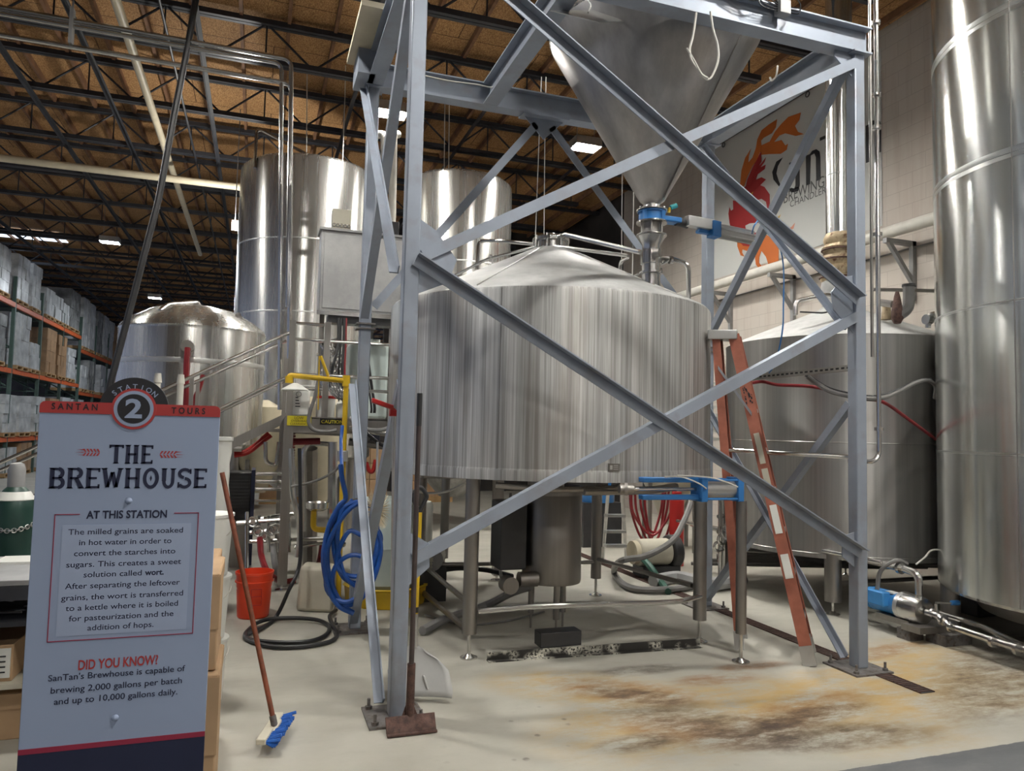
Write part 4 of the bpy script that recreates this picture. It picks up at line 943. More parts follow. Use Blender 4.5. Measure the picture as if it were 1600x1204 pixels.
XD, YD = V((1, 0, 0)), V((0, 0, 1))
def stext(body, pxa, pxb, pyc, pxh, mat, name='lettering', bold=0.0, dy=.0022, mb=None, zpx=None):
    """one line: left and right edge pixels, centre row, cap height in pixels"""
    A, B = sgp(pxa, pyc), sgp(pxb, pyc); A.z = sgp(zpx or (pxa+pxb)/2, pyc).z; h = pxh*2.72/1150
    q = mb or MB(); put_text(q, body, V((A.x, SYP-dy, A.z-h/2)), XD, YD, B.x-A.x, h, bold)
    return q if mb else q.build(name, mat, sg)
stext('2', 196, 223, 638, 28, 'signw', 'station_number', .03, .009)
stext('S A N T A N', 81, 153, 635, 9.5, 'signblk', bold=.02, dy=.005)
stext('T O U R S', 268, 321, 641.5, 9.5, 'signblk', bold=.02, dy=.005)
m = MB()
for k, chh in enumerate('STATION'):
    an = radians(90+42*(1-k/3)); r = .0915
    v, f = text_geo(chh, .012); xs = [p[0] for p in v]; w = (max(xs)+min(xs))/2; s = .0185/.69
    c0 = V((bx0+r*cos(an), SYP-.004, zhb+r*sin(an)+.004)); xd = V((sin(an), 0, -cos(an))); yd = V((cos(an), 0, sin(an)))
    m.add([c0+xd*((p[0]-w)*s)+yd*(p[1]*s) for p in v], f)
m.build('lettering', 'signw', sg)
# slab lettering of the headline, drawn as strokes
def glyph(mb, chh, x, z, w, h):
    t, s, e = .195*h, .11*h, .055*h; y = SYP-.002
    def st(u0, v0, u1, v1, th):
        p0, p1 = V((x+u0*w, 0, z+v0*h)), V((x+u1*w, 0, z+v1*h)); d = (p1-p0).normalized(); n_ = V((-d.z, 0, d.x))*th/2
        mb.add([(q.x, y, q.z) for q in (p0-n_, p1-n_, p1+n_, p0+n_)], [(0, 1, 2, 3)])
    def bar(u, v, up):  # stem foot serif
        d = 1 if up else -1; zz = z+v*h; c = x+u*w
        mb.add([(c-t/2-e, y, zz), (c+t/2+e, y, zz), (c+t/2, y, zz+d*e*1.3), (c-t/2, y, zz+d*e*1.3)], [(0, 1, 2, 3)])
    ts = t/w
    a_ = ts/2+e/w
    def stem(u): st(u, 0, u, 1, t); bar(u, 0, True); bar(u, 1, False)
    def arc(cu, cv, ru, rv, a0, a1, th, n=14):
        P = []
        for i in range(n+1):
            an = radians(a0+(a1-a0)*i/n); P.append((x+(cu+ru*cos(an))*w, z+(cv+rv*sin(an))*h, cos(an), sin(an)))
        for i in range(n):
            q = []
            for (px, pz, c, sn), sg_ in ((P[i], -1), (P[i+1], -1), (P[i+1], 1), (P[i], 1)): q.append((px+c*th/2*sg_, y, pz+sn*th/2*sg_))
            mb.add(q, [(0, 1, 2, 3)])
    if chh == 'T': stem(.5); st(0, 1-s/2/h, 1, 1-s/2/h, s); st(.04, .82, .04, 1, e*1.6); st(.96, .82, .96, 1, e*1.6)
    if chh == 'H': stem(a_); stem(1-a_); st(a_, .5, 1-a_, .5, s)
    if chh == 'E':
        stem(a_)
        for v in (s/2/h, .5, 1-s/2/h): st(a_, v, .97 if v != .5 else .8, v, s)
        st(.94, 0, .94, .2, e*1.6); st(.94, .8, .94, 1, e*1.6)
    if chh in 'BR':
        stem(a_)
        for v in (1-s/2/h, .5): st(a_, v, .62, v, s)
        arc(.60, .75, .24, .25-s/2/h, -90, 90, s*1.6)
        if chh == 'B': st(a_, s/2/h, .62, s/2/h, s); arc(.62, .27, .27, .27-s/2/h, -90, 90, s*1.6)
        else: st(.55, .5, .9, 0.02, t); bar(.88, 0, True)
    if chh == 'W':
        st(.12, 1, .30, .05, t); st(.30, .05, .5, .8, t*.7); st(.5, .8, .70, .05, t); st(.70, .05, .88, 1, t*.8); bar(.12, 1, False); bar(.88, 1, False)
    if chh == 'O':
        arc(.5, .5, .5-ts/2, .5-s/2/h, 0, 360, t*.85, 28)
        mb.add([(x+.5*w, y, z+.34*h), (x+.57*w, y, z+.5*h), (x+.5*w, y, z+.66*h), (x+.43*w, y, z+.5*h)], [(0, 1, 2, 3)])
    if chh == 'U':
        st(a_, .35, a_, 1, t); st(1-a_, .35, 1-a_, 1, t*.8); bar(a_, 1, False); bar(1-a_, 1, False); arc(.5, .36, .5-a_, .36-s/2/h, 180, 360, t*.8)
    if chh == 'S':
        arc(.5, .74, .38, .26-s/2/h, 20, 262, t*.8); arc(.5, .27, .38, .27-s/2/h, -160, 90, t*.8)
        st(.90, .72, .90, .98, e*1.6); st(.08, .02, .08, .3, e*1.6)
def headline(word, pxa, pxb, py, pxh, ws):
    A, B = sgp(pxa, py), sgp(pxb, py); h = pxh*2.72/1150; tot = sum(ws); gap = .10; W_ = (B.x-A.x)/(tot+gap*(len(ws)-1)); x = A.x; m = MB()
    for chh, w in zip(word, ws): glyph(m, chh, x, A.z-h/2, w*W_, h); x += (w+gap)*W_
    m.build('headline', 'navy', sg)
headline('THE', 171, 239, 709, 29, (1, 1.05, .9))
headline('BREWHOUSE', 76, 323, 746.5, 31, (1, 1.05, .92, 1.35, 1.08, 1.1, 1.02, .95, .92))
stext('AT THIS STATION', 135, 261, 803, 11.5, 'navy', bold=.025)
# red barley ears either side of THE
def ear(pxa, pxb, py, flip):
    A, B = sgp(pxa, py), sgp(pxb, py); m = MB(); L_ = B.x-A.x; y = SYP-.0012
    d = -1 if flip else 1; xb_ = (A.x if not flip else B.x)
    for k in range(5):
        u = xb_+d*L_*(.32+.14*k)
        for s in (-1, 1):
            m.add([(u+d*L_*.16, y, A.z+s*.001), (u+d*L_*.10, y, A.z+s*.001), (u-d*L_*.0, y, A.z+s*.012), (u+d*L_*.08, y, A.z+s*.013)], [(0, 1, 2, 3)])
    for s in (-1, 0, 1): m.add([(xb_+d*L_*(.0 if not s else .08), y, A.z+s*.010), (xb_+d*L_*.36, y, A.z+s*.010+.0014), (xb_+d*L_*.36, y, A.z+s*.009-.0014)], [(0, 1, 2)])
    m.build('barley_emblem', 'signred', sg)
ear(117, 155, 706, False); ear(251, 289, 709.5, True)
# frame and text panel
y = SYP-.0008
z803, z998 = sgp(85, 803).z, sgp(76, 1003).z
xl, xr = sgp(82, 860).x, sgp(308, 860).x
A, B = sgp(97, 820), sgp(296, 984)
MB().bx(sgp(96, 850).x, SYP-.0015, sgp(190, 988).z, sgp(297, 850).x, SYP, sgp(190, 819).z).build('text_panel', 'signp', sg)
m = MB(); w = .0028
m.bx(xl, SYP-.002, z998, xl+w, SYP, z803).bx(xr-w, SYP-.002, z998, xr, SYP, z803).bx(xl, SYP-.002, z998, xr, SYP, z998+w)
m.bx(xl, SYP-.002, z803-w, sgp(125, 803).x, SYP, z803).bx(sgp(272, 803).x, SYP-.002, z803-w, xr, SYP, z803)
m.build('text_frame', 'maroon', sg)
rows = (('The milled grains are soaked', 107, 286, 829), ('in hot water in order to', 124, 268, 845.5), ('convert the starches into', 116, 274, 862), ('sugars. This creates a sweet', 104, 283, 879), ('solution called', 131, 221.5, 895),
        ('After separating the leftover', 102, 281, 912), ('grains, the wort is transferred', 96, 286, 929.5), ('to a kettle where it is boiled', 103, 278, 945.5), ('for pasteurization and the', 108, 271, 961.5), ('addition of hops.', 137, 240, 977))
m = MB()
for body, a_, b_, py in rows: stext(body, a_, b_, py, 8.3, None, mb=m, bold=.006, zpx=192)
stext('wort.', 226.5, 256, 895, 8.3, None, mb=m, bold=.03, zpx=192)
m.build('lettering', 'navy', sg)
stext('DID YOU KNOW?', 123, 247, 1034, 14, 'signred', bold=.02)
m = MB()
for body, a_, b_, py in (("SanTan's Brewhouse is capable of", 76, 289, 1051), ('brewing 2,000 gallons per batch', 80, 284, 1070), ('and up to 10,000 gallons daily.', 85, 277, 1087.5)): stext(body, a_, b_, py, 9, None, mb=m, bold=.008)
m.build('lettering', 'navy', sg)
for px, py in ((201, 782), (180, 1121)):
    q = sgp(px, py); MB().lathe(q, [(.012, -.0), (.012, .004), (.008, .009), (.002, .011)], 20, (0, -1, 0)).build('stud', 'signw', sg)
m = MB().bx(sx0+.08, SYP+.022, 0, sx0+.12, SYP+.06, 1.5).bx(sx1-.12, SYP+.022, 0, sx1-.08, SYP+.06, 1.5); m.build('post', 'blackp', sg)
m = MB().bx(sx0+.06, SYP-.15, 0, sx0+.14, SYP+.3, .03).bx(sx1-.14, SYP-.15, 0, sx1-.06, SYP+.3, .03); m.build('foot', 'blackp', sg)

# ================================================================== cartons and pails behind the sign
def carton(x0, y0, z0, x1, y1, z1, lab, group=None):
    t = thing('cardboard_box', lab, 'box', ((x0+x1)/2, (y0+y1)/2, z0), group)
    MB().bx(x0, y0, z0, x1, y1, z1).build('box', 'card', t, .006)
    MB().bx(x0+.004, y0-.004, (z0+z1)/2-.03, x1+.004, y0, z1-.01).bx(x1, y0, z1-.07, x1+.004, y1, z1-.005).build('flap', 'card', t); return t
carton(-.50, 3.30, 0, -.105, 3.75, .58, 'lower tan cardboard box standing behind the station sign')
carton(-.48, 3.34, .585, -.12, 3.78, .98, 'upper tan cardboard box stacked behind the station sign')
carton(-.45, 3.85, 0, -.135, 4.20, .50, 'tan cardboard box on the floor behind the front box stack')
carton(-.45, 3.86, .505, -.15, 4.22, .95, 'tan cardboard box topping the rear stack behind the sign')
for k, z in enumerate((0, .36, .72)):
    t = thing('white_pail', ('bottom', 'middle', 'top')[k]+' white plastic pail of the stack behind the cardboard boxes', 'bucket', (-.26, 4.72, z), 'white pails behind the boxes')
    MB().lathe((-.26, 4.72, z), [(.13, .0), (.15, .34), (.158, .342), (.158, .358), (.0, .359)], 32).build('body', 'whitep', t)
    MB().tube([(-.26+.16*cos(u), 4.72-.16*sin(u)*.75, z+.3-.16*sin(u)*.6) for u in [pi*i/10 for i in range(11)]], .003, 5).build('handle', 'wire', t)
wp_ = PZ(352, 980, .0)
t = thing('wrapped_post', 'white plastic wrapped post rising behind the brown broom handle', 'post', (-.42, 6.6, 0))
q = PD(344, 770, 6.6)
m = MB(); random.seed(11); pr = [(.07+random.uniform(-.008, .010), .2+.09*i) for i in range(15)]; m.lathe((q.x, q.y, 0), [(.09, 0), (.09, .2)]+pr+[(.085, 1.47), (.085, 1.5)], 20); m.build('film', 'whitep', t)
for px, lab in ((283, 'white capped plastic standpipe just right of the sign badge, closer to it'), (247+72, '')):
    pass
for px, pt, lab in ((247, 583, 'white capped plastic standpipe directly over the sign badge shoulder'), (283, 585, 'white capped plastic standpipe right of the sign badge')):
    q = PD(px, pt, 4.4)
    m = MB().cyl((q.x, q.y, 0), (q.x, q.y, q.z-.02), .017, n=14).cyl((q.x, q.y, q.z-.05), (q.x, q.y, q.z), .022, .016, n=14); tag(m.build('standpipe', 'pvc'), lab, 'pipe')

# ================================================================== tools at the left tower post
def stick(p0, p1, r, root, name, mat): return MB().cyl(p0, p1, r, n=12).build(name, mat, root)
br = thing('push_broom', 'blue bristled push broom with long brown handle leaning behind the sign', 'broom', (.14, 3.98, 0))
b0, b1 = PZ(430, 1138, .07), PD(347, 738, 4.2)
stick(b0, b1, .013, br, 'handle', 'hand')
MB().cyl(b0, b0.lerp(b1, .05), .017, n=12).build('ferrule', 'galb', br)
c0, c1 = PZ(425, 1166, .05), PZ(452, 1122, .05)
dd = (c1-c0).normalized(); nn = V((dd.y, -dd.x, 0))
MB().obx(c0-nn*.055+V((0, 0, .02)), c1-nn*.055+V((0, 0, .02)), nn, (0, 0, 1), .05, .03).obx(c0.lerp(c1, .3)-nn*.05, c0.lerp(c1, .55)-nn*.02+V((0, 0, .05)), nn, (0, 0, 1), .04, .02).build('head_block', 'beige', br, .006)
m = MB(); random.seed(2)
for i in range(16):
    for j in range(4):
        o = c0.lerp(c1, (i+.5)/16)+nn*(-.05+.008*j)+V((0, 0, .02)); e = o+nn*(.055+random.uniform(-.008, .012))+V((0, 0, -.03+.014*j+random.uniform(-.01, .01))); e.z = max(e.z, .004); m.cyl(o, e, .0075, .009, n=5)
m.build('bristles', 'bluebr', br)
sq = thing('floor_scraper', 'rusty heavy floor scraper with long brown handle leaning on the left tower post', 'scraper', (.85, 3.9, 0))
s0, s1 = PZ(640, 1130, .03), PD(656, 614, 4.02)
stick(s0, s1, .014, sq, 'handle', 'handd'); stick(s0.lerp(s1, .9), s1, .015, sq, 'grip', 'blackp'); stick(s0, s0.lerp(s1, .18), .022, sq, 'socket', 'rust')
e0, e1 = PZ(604, 1145, .02), PZ(682, 1136, .02)
MB().obx(e0+V((0, .03, .025)), e1+V((0, .03, .025)), (0, .6, .8), (0, .8, -.6), .085, .012).obx(e0+V((.0, -.012, -.01)), e1+V((0, -.012, -.01)), (0, 1, 0), (0, 0, 1), .03, .012).build('blade', 'rust', sq, .003)
MB().plate([s0+V((-.05, .01, .02)), s0+V((.05, .01, .02)), s0+V((.0, .03, .14))], .01).build('brace_plate', 'rust', sq)
sv = thing('scoop_shovel', 'white scoop shovel with yellow shaft standing behind the left tower post', 'shovel', (1.03, 4.5, 0))
v0, v1, v2 = PD(648, 1010, 4.52), PD(651, 905, 4.55), PD(655, 800, 4.58)
stick(v0, v1, .016, sv, 'socket', 'alu'); stick(v1+(v1-v2)*.5, v2, .018, sv, 'shaft', 'yellow')
stick(v1+(v1-v2)*.48, v1+(v1-v2)*.40, .019, sv, 'collar', 'blackp')
m = MB().tube(fillet([v2, v2+V((-.05, 0, .10)), v2+V((.0, 0, .16)), v2+V((.05, 0, .10)), v2], .02), .013, 8); m.build('grip', 'blackp', sv)
# scoop pan: curved sheet
cols, rws = 10, 8; vs, fs = [], []
pl = [(626, 1016), (690, 1022)], [(604, 1085), (697, 1088)]
for j in range(rws+1):
    s = j/rws
    for i in range(cols+1):
        u = i/cols*2-1
        wpx = (18+30*min(1, (s*2.6)**.6)) if s < .85 else 48-(s-.85)*30
        pxc = 648+ (4*s); pyc = 1008+80*s
        q = PD(pxc+u*wpx+8*s, pyc-2*(1-s)*u*u+u*u*14*(1-s), 4.50-.05*s); q.y += .05*(u*u-1)*-1*.6-.03*s
        q.z = max(q.z, .004); vs.append(q)
for j in range(rws):
    for i in range(cols): a0 = j*(cols+1)+i; fs.append((a0, a0+1, a0+cols+2, a0+cols+1))
mm = MB(); mm.add(vs, fs); o = mm.build('scoop_pan', 'scoop', sv, sharp=60); md = o.modifiers.new('thickness', 'SOLIDIFY'); md.thickness = .006; md.offset = 0
MB().obx(PD(662, 1055, 4.47), PD(668, 1076, 4.46), (1, 0, 0), (0, 1, 0), .012, .02).build('pan_rib', 'scoop', sv, .004)
rs = thing('red_squeegee', 'floor squeegee with red head upside down against the left tower post', 'squeegee', (.85, 4.45, 0))
q0, q1 = PD(598, 1085, 4.58), PD(616, 645, 4.42)
q0.z = max(q0.z, 0.02)
stick(PD(612, 1090, 4.62), q1, .012, rs, 'handle', 'alu')
MB().obx(PD(581, 625, 4.30), PD(618, 638, 4.42), (0, 0, 1), (0, 1, 0), .028, .05).obx(PD(616, 632, 4.42), PD(614, 650, 4.42), (1, 0, 0), (0, 1, 0), .045, .05).build('head', 'red', rs, .006)
bs = thing('tank_brush', 'cream bristle tank brush hanging head down at the left tower frame', 'brush', PD(588, 800, 5.3))
m = MB(); random.seed(4); c = PD(588, 797, 5.3)
for k in range(420):
    an = random.uniform(0, 2*pi); el = random.uniform(-1.2, 1.2); dvv = V((cos(an)*cos(el)*.10, sin(an)*cos(el)*.06, sin(el)*.15)); m.cyl(c+dvv*.15, c+dvv*random.uniform(.75, 1.1)+V((0, 0, random.uniform(-.02, .02))), .0032, .001, n=3, cap=False)
m.build('bristles', 'bristle', bs); stick(PD(590, 690, 5.3), c, .008, bs, 'handle', 'alu')

# ================================================================== hoses, buckets and drums on the floor at left
def coil(name, cx, cy, R, n, r, z, lab, mat, seed=1):
    pass
bh = thing('blue_hose_coil', 'thick coil of bright blue hose hanging on the back left tower post', 'hose', (.75, 5.9, .3))
random.seed(9)
Yh = 5.86
def loops(pts, rep, jit): 
    out = []
    for k in range(rep):
        for px, py in pts: out.append(PY(px+random.uniform(-jit, jit)+3*k-4, py+random.uniform(-jit, jit), Yh+random.uniform(-.05, .03)-.02*k))
    return out
hook = [(556, 790), (530, 800), (511, 840), (508, 880), (516, 920), (540, 945), (562, 935), (578, 900), (590, 860), (588, 825), (572, 795)]
P1 = loops(hook, 3, 5)
MB().tube(spline(P1, 5), .019, 8).build('hose', 'bhose', bh)
in2 = [(552, 786), (536, 800), (528, 830), (532, 870), (545, 900), (566, 912), (586, 880), (596, 845), (590, 815), (575, 792)]
MB().tube(spline(loops(in2, 2, 6), 5), .018, 8).build('hose', 'bhose', bh)
P3 = [PY(px, py, Yh-.05) for px, py in ((532, 725), (535, 750), (540, 778), (530, 790), (513, 825), (507, 870), (512, 915), (528, 945), (552, 958))]
MB().tube(spline(P3, 6), .019, 8).build('hose', 'bhose', bh)
P4 = [PY(px, py, Yh-.04) for px, py in ((552, 957), (536, 945), (520, 915), (524, 885), (545, 868), (566, 870), (572, 890), (556, 900), (532, 893), (526, 870), (545, 830), (570, 835), (586, 800))]
MB().tube(spline(P4, 6), .018, 8).build('hose', 'bhose', bh)
MB().cyl((XL-.05, 5.98, 1.02), (XL-.05, 5.82, 1.04), .02, n=10).build('hook', 'galb', bh)
kh = thing('black_hose', 'black hose hanging from the platform and coiled on the floor', 'hose', (.35, 5.8, 0))
P = [PY(468, 700, 6.6), PY(469, 760, 6.6), PY(470, 850, 6.55), PY(466, 890, 6.5), PY(452, 920, 6.4), PZ(430, 965, .03), PZ(400, 985, .03), PZ(385, 992, .02), PZ(388, 998, .02), PZ(430, 1003, .02), PZ(480, 1002, .02), PZ(508, 992, .02), PZ(514, 978, .02), PZ(495, 968, .03), PZ(455, 965, .035), PZ(415, 968, .035), PZ(392, 980, .03), PZ(384, 996, .02), PZ(420, 1009, .02), PZ(470, 1010, .02), PZ(515, 1002, .02), PZ(527, 990, .02), PZ(520, 976, .025), PZ(515, 962, .04), PZ(525, 953, .03)]
MB().tube(spline(P, 7), .016, 8).build('hose', 'black', kh)
bk = thing('orange_bucket', 'bright orange red plastic bucket standing beside the broom handle', 'bucket', (.03, 6.62, 0))
bxc, byc = .035, 6.66
MB().lathe((bxc, byc, 0), [(.12, 0), (.128, .01), (.148, .355), (.156, .358), (.156, .375), (.148, .376), (.125, .03), (0, .03)], 40).build('body', 'bucket', bk)
MB().lathe((bxc, byc, 0), [(.148, .29), (.156, .292), (.156, .302), (.147, .304)], 40, cap=False).build('rim_rib', 'bucket', bk)
m = MB(); m.tube([(bxc+.157*cos(u), byc-.157*sin(u)*.5, .31-.14*sin(u)) for u in [pi*i/12 for i in range(13)]], .003, 5); m.build('handle', 'wire', bk)
m = MB()
vd = V((bxc, byc-0, 0)).normalized()*-1; tg_ = V((-vd.y, vd.x, 0)); c = V((bxc, byc, .19))+vd*.141+tg_*.02
for u in (-.04, .04): m.obx(c+tg_*u+V((0, 0, -.07)), c+tg_*u+V((0, 0, .06)), tg_, vd, .004, .006)
for w_ in (-.07, 0, .06): m.obx(c-tg_*.04+V((0, 0, w_)), c+tg_*.04+V((0, 0, w_)), (0, 0, 1), vd, .004, .006)
m.build('print', 'red', bk)
t = thing('plastic_jug', 'beige square plastic container standing on the floor left of the blue hose', 'container', (.58, 6.75, 0))
m = MB(); q0, q1 = PZ(462, 955, 0), PZ(520, 958, 0)
m.add([(q0.x, q0.y, 0), (q1.x, q1.y, 0), (q1.x+.06, q1.y+.30, 0), (q0.x+.06, q0.y+.30, 0), (q0.x+.02, q0.y+.02, .38), (q1.x-.0, q1.y+.02, .38), (q1.x+.04, q1.y+.28, .38), (q0.x+.08, q0.y+.28, .38)], [(3, 2, 1, 0), (4, 5, 6, 7), (0, 1, 5, 4), (1, 2, 6, 5), (2, 3, 7, 6), (3, 0, 4, 7)])
m.build('body', 'beige', t, .03)
dr_ = thing('chemical_drum', 'translucent white plastic drum standing in the yellow spill tray', 'drum', (1.22, 6.9, 0))
MB().lathe((1.20, 6.95, 0), [(.26, .15), (.29, .19), (.29, .50), (.297, .52), (.29, .54), (.29, .86), (.27, .92), (.25, .95), (.0, .95)], 48).build('body', 'frost', dr_)
MB().cyl((1.12, 6.83, .95), (1.12, 6.83, .99), .035, n=16).cyl((1.28, 7.05, .95), (1.28, 7.05, .99), .035, n=16).build('bung', 'whitep', dr_)
st_ = thing('spill_tray', 'yellow plastic spill tray under the white drum behind the left tower post', 'tray', (1.22, 6.9, 0))
MB().lathe((1.20, 6.95, 0), [(.36, 0), (.37, .02), (.385, .16), (.40, .165), (.40, .175), (.36, .176), (.34, .03), (.0, .03)], 12).build('tray', 'yellow', st_, .006)
t = thing('white_carboy', 'smaller white plastic drum seen between the left tower post and mash tun leg', 'drum', (1.56, 7.5, 0))
MB().lathe((1.57, 7.55, 0), [(.18, 0.0), (.19, .02), (.19, .82), (.17, .86), (.07, .88), (.07, .92), (0, .92)], 32).build('body', 'whitep', t)
# ================================================================== work platform with stairs
GX, GY, DZ = .295, 7.62, 1.70
pf = thing('work_platform', 'grey steel work platform with guard rails and stairs at mid left', 'platform', (.9, 8.1, 0))
MB().bx(GX-.03, GY-.03, DZ-.02, 2.6, GY+1.5, DZ).build('deck', 'ssd', pf)
MB().prof((GX-.04, GY-.03, DZ-.16), (2.6, GY-.03, DZ-.16), (0, 1, 0), (0, 0, 1), [(0, 0), (.05, 0), (.05, .008), (.008, .008), (.008, .142), (.05, .142), (.05, .15), (0, .15)]).build('edge_beam', 'ssd', pf)
for x, y in ((GX, GY), (2.5, GY), (GX, GY+1.45)):
    l = MB().bx(x-.045, y-.045, .06, x+.045, y+.045, DZ-.02).build('post', 'ssd', pf)
    MB().cyl((x, y, .0), (x, y, .012), .065, n=20).cyl((x, y, .012), (x, y, .07), .014, n=10).build('foot', 'ss', l)
ZR = 2.66
for x, y in ((GX+.0, GY), (GX+.34, GY), (GX+1.5, GY), (GX, GY+1.4)): MB().bx(x-.03, y-.022, DZ, x+.03, y+.022, ZR).build('guard_post', 'ssd', pf)
def rail_(p0, p1, r=.018): MB().cyl(p0, p1, r, n=10).build('guard_rail', 'ss', pf)
for z in (ZR-.03, ZR-.19): rail_((GX, GY, z), (GX+.34 if z > ZR-.1 else 2.5, GY, z))
for z in (2.12, 1.98): rail_((GX, GY, z), (GX+2.2, GY, z))
rail_((GX+.34, GY+1.4, ZR-.2), (2.5, GY+1.4, ZR-.2)); rail_((GX+.34, GY+1.4, 2.2), (2.5, GY+1.4, 2.2))
# stairs run down to the left
SL = (1.70-0)/3.1
for y in (GY, GY+.75):
    MB().obx((GX-.05, y, DZ-.03), (GX-3.05, y, DZ-.03-SL*3.0*.98), (0, 1, 0), (SL, 0, 1), .04, .16).build('stringer', 'ssd', pf)
    for dz, r in ((.83, .018), (.39, .016)):
        MB().tube([(GX-.03, y, DZ+dz), (GX-2.9, y, DZ+dz-SL*2.87)], r, 10).build('handrail', 'ss', pf)
    for k in (.9, 1.9, 2.8): MB().bx(GX-k-.018, y-.018, DZ-.05-SL*k, GX-k+.018, y+.018, DZ+.83-SL*k).build('rail_post', 'ssd', pf)
for k in range(8):
    x = GX-.2-.36*k; z = DZ-.03-SL*(.2+.36*k); MB().bx(x-.13, GY+.02, z-.02, x+.13, GY+.73, z+.012).build('tread', 'ssd', pf)
# warning plates on the edge beam
def plate_sign(nm, a_, b_, lab, bg, rows, fg, frame=None, y=GY-.034):
    A, B = PY(*a_, y), PY(*b_, y)
    t = thing(nm, lab, 'sign', (A.x, y, B.z))
    MB().bx(A.x, y-.003, B.z, B.x, y, A.z).build('plate', bg, t)
    m = MB(); n_ = len(rows); hz = A.z-B.z
    for k, (body, u0, u1, hh, vv) in enumerate(rows): put_text(m, body, V((A.x+(B.x-A.x)*u0, y-.005, B.z+hz*vv)), V((1, 0, 0)), V((0, 0, 1)), (B.x-A.x)*(u1-u0), hz*hh, 0.0)
    m.build('lettering', fg, t)
    if frame:
        e = .006; MB().bx(A.x+e, y-.004, A.z-2*e, B.x-e, y-.003, A.z-e).bx(A.x+e, y-.004, B.z+e, B.x-e, y-.003, B.z+2*e).bx(A.x+e, y-.004, B.z+e, A.x+2*e, y-.003, A.z-e).bx(B.x-2*e, y-.004, B.z+e, B.x-e, y-.003, A.z-e).build('border', frame, t)
plate_sign('clearance_sign', (449, 649), (486, 665), 'yellow LOW OVERHEAD CLEARANCE sign on the platform edge beam', 'cauty', (('LOW', .3, .68, .28, .66), ('OVERHEAD', .16, .86, .2, .38), ('CLEARANCE', .12, .9, .2, .08)), 'cautb', None, GY-.05)
plate_sign('caution_sign', (500, 653), (537, 664), 'black CAUTION sign with yellow letters on the platform edge beam', 'cautb', (('CAUTION', .06, .96, .5, .25),), 'cauty')
# things on the platform
q = PY(466, 643, 7.78)
t = thing('white_carton_drum', 'white plastic drum with black print on the platform near the corner post', 'drum', (q.x, q.y, DZ))
x, y = PY(465, 640, 7.9).x, 7.9
MB().bx(x-.115, y-.1, DZ+.0, x+.115, y+.12, DZ+.28).build('body', 'whitep', t, .025)
m = MB(); 
for k in range(4): m.bx(x-.03, y-.1015, DZ+.10+.03*k, x+.02-.008*k, y-.1, DZ+.11+.03*k)
m.ring((x, y-.101, DZ+.23), .025, .003, 16, 4, (1, 0, 0), (0, 0, 1)); m.build('print', 'signblk', t)
x = PY(510, 640, 7.8).x
t = thing('lidded_pail', 'white pail with red lid standing on the platform behind the CAUTION sign', 'bucket', (x, 7.85, DZ))
MB().lathe((x, 7.85, DZ), [(.085, 0), (.095, .19), (.095, .2)], 28).build('body', 'whitep', t); MB().lathe((x, 7.85, DZ), [(.1, .195), (.102, .2), (.102, .222), (.0, .224)], 28).build('lid', 'red', t)
MB().bx(x-.03, 7.83, DZ+.224, x+.04, 7.9, DZ+.31).build('label_box', 'whitep', t)
x = PY(535, 640, 7.8).x
t = tag(MB().lathe((x, 7.85, DZ), [(.055, 0), (.06, .02), (.06, .15), (.03, .18), (.03, .2), (0, .2)], 24).build('white_jar', 'whitep'), 'small white jar on the platform beside the yellow shower pipe', 'jar')
x0, x1 = PY(545, 560, 8.4).x, PY(603, 560, 8.4).x
t = thing('plastic_tote', 'pale blue white plastic tote on the platform behind the tower post', 'tote', ((x0+x1)/2, 8.5, DZ))
MB().bx(x0, 8.3, DZ, x1+.02, 8.7, DZ+.86).build('body', 'frost', t, .04)
MB().cyl((x0+.3, 8.5, DZ+.86), (x0+.3, 8.5, DZ+.92), .06, n=16).build('cap', 'whitep', t)
t = thing('coiled_fittings', 'heap of bright hose fittings and chrome pipe behind the guard rail', 'fittings', PY(510, 560, 8.2)); t['kind'] = 'stuff'
m = MB(); random.seed(21)
for k in range(34):
    c = PY(random.uniform(503, 532), random.uniform(537, 600), 8.2+random.uniform(0, .2)); R_ = random.uniform(.03, .06); an = random.uniform(0, pi)
    m.ring(c, R_, .012, 12, 5, (cos(an), sin(an), 0), (0, .2, 1))
m.build('fittings', 'ss', t)
# control cabinet
cy0 = 8.05
A, B = PY(503, 357, cy0), PY(627, 494, cy0)
cb = thing('control_cabinet', 'scuffed steel control cabinet mounted above the platform before the tall tank', 'cabinet', (A.x, cy0, B.z))
MB().bx(A.x, cy0, B.z, B.x, cy0+.32, A.z).build('body', 'cab', cb, .008)
MB().bx(A.x+.03, cy0-.012, B.z+.03, B.x-.02, cy0, A.z-.05).build('door', 'cab', cb, .004)
MB().bx(A.x-.02, cy0-.03, A.z-.01, B.x, cy0+.34, A.z+.015).build('top_flange', 'cab', cb)
MB().bx(A.x-.02, cy0-.03, B.z-.045, B.x, cy0+.0, B.z).build('bottom_rail', 'ss', cb)
MB().bx(A.x+.1, cy0-.0, B.z-.12, B.x, cy0+.2, B.z-.045).build('cable_tray', 'blackp', cb)
for x in (A.x+.06, B.x-.05): MB().bx(x-.025, cy0+.28, DZ, x+.025, cy0+.33, A.z).build('support_post', 'ssd', cb)
q0, q1 = PY(519, 328, cy0+.1), PY(547, 352, cy0+.1)
gb = MB().bx(q0.x, cy0+.02, A.z+.015, q1.x, cy0+.16, q0.z).build('gland_box', 'beige', cb, .006)
m = MB()
for k in range(5):
    x = q0.x+.02+(q1.x-q0.x-.04)*k/4; m.ring((x, cy0+.015, A.z+.06), .018, .005, 12, 5, (1, 0, 0), (0, 0, 1))
m.build('gland', 'ss', gb)
q0, q1 = PY(575, 347, cy0+.25), PY(620, 362, cy0+.25)
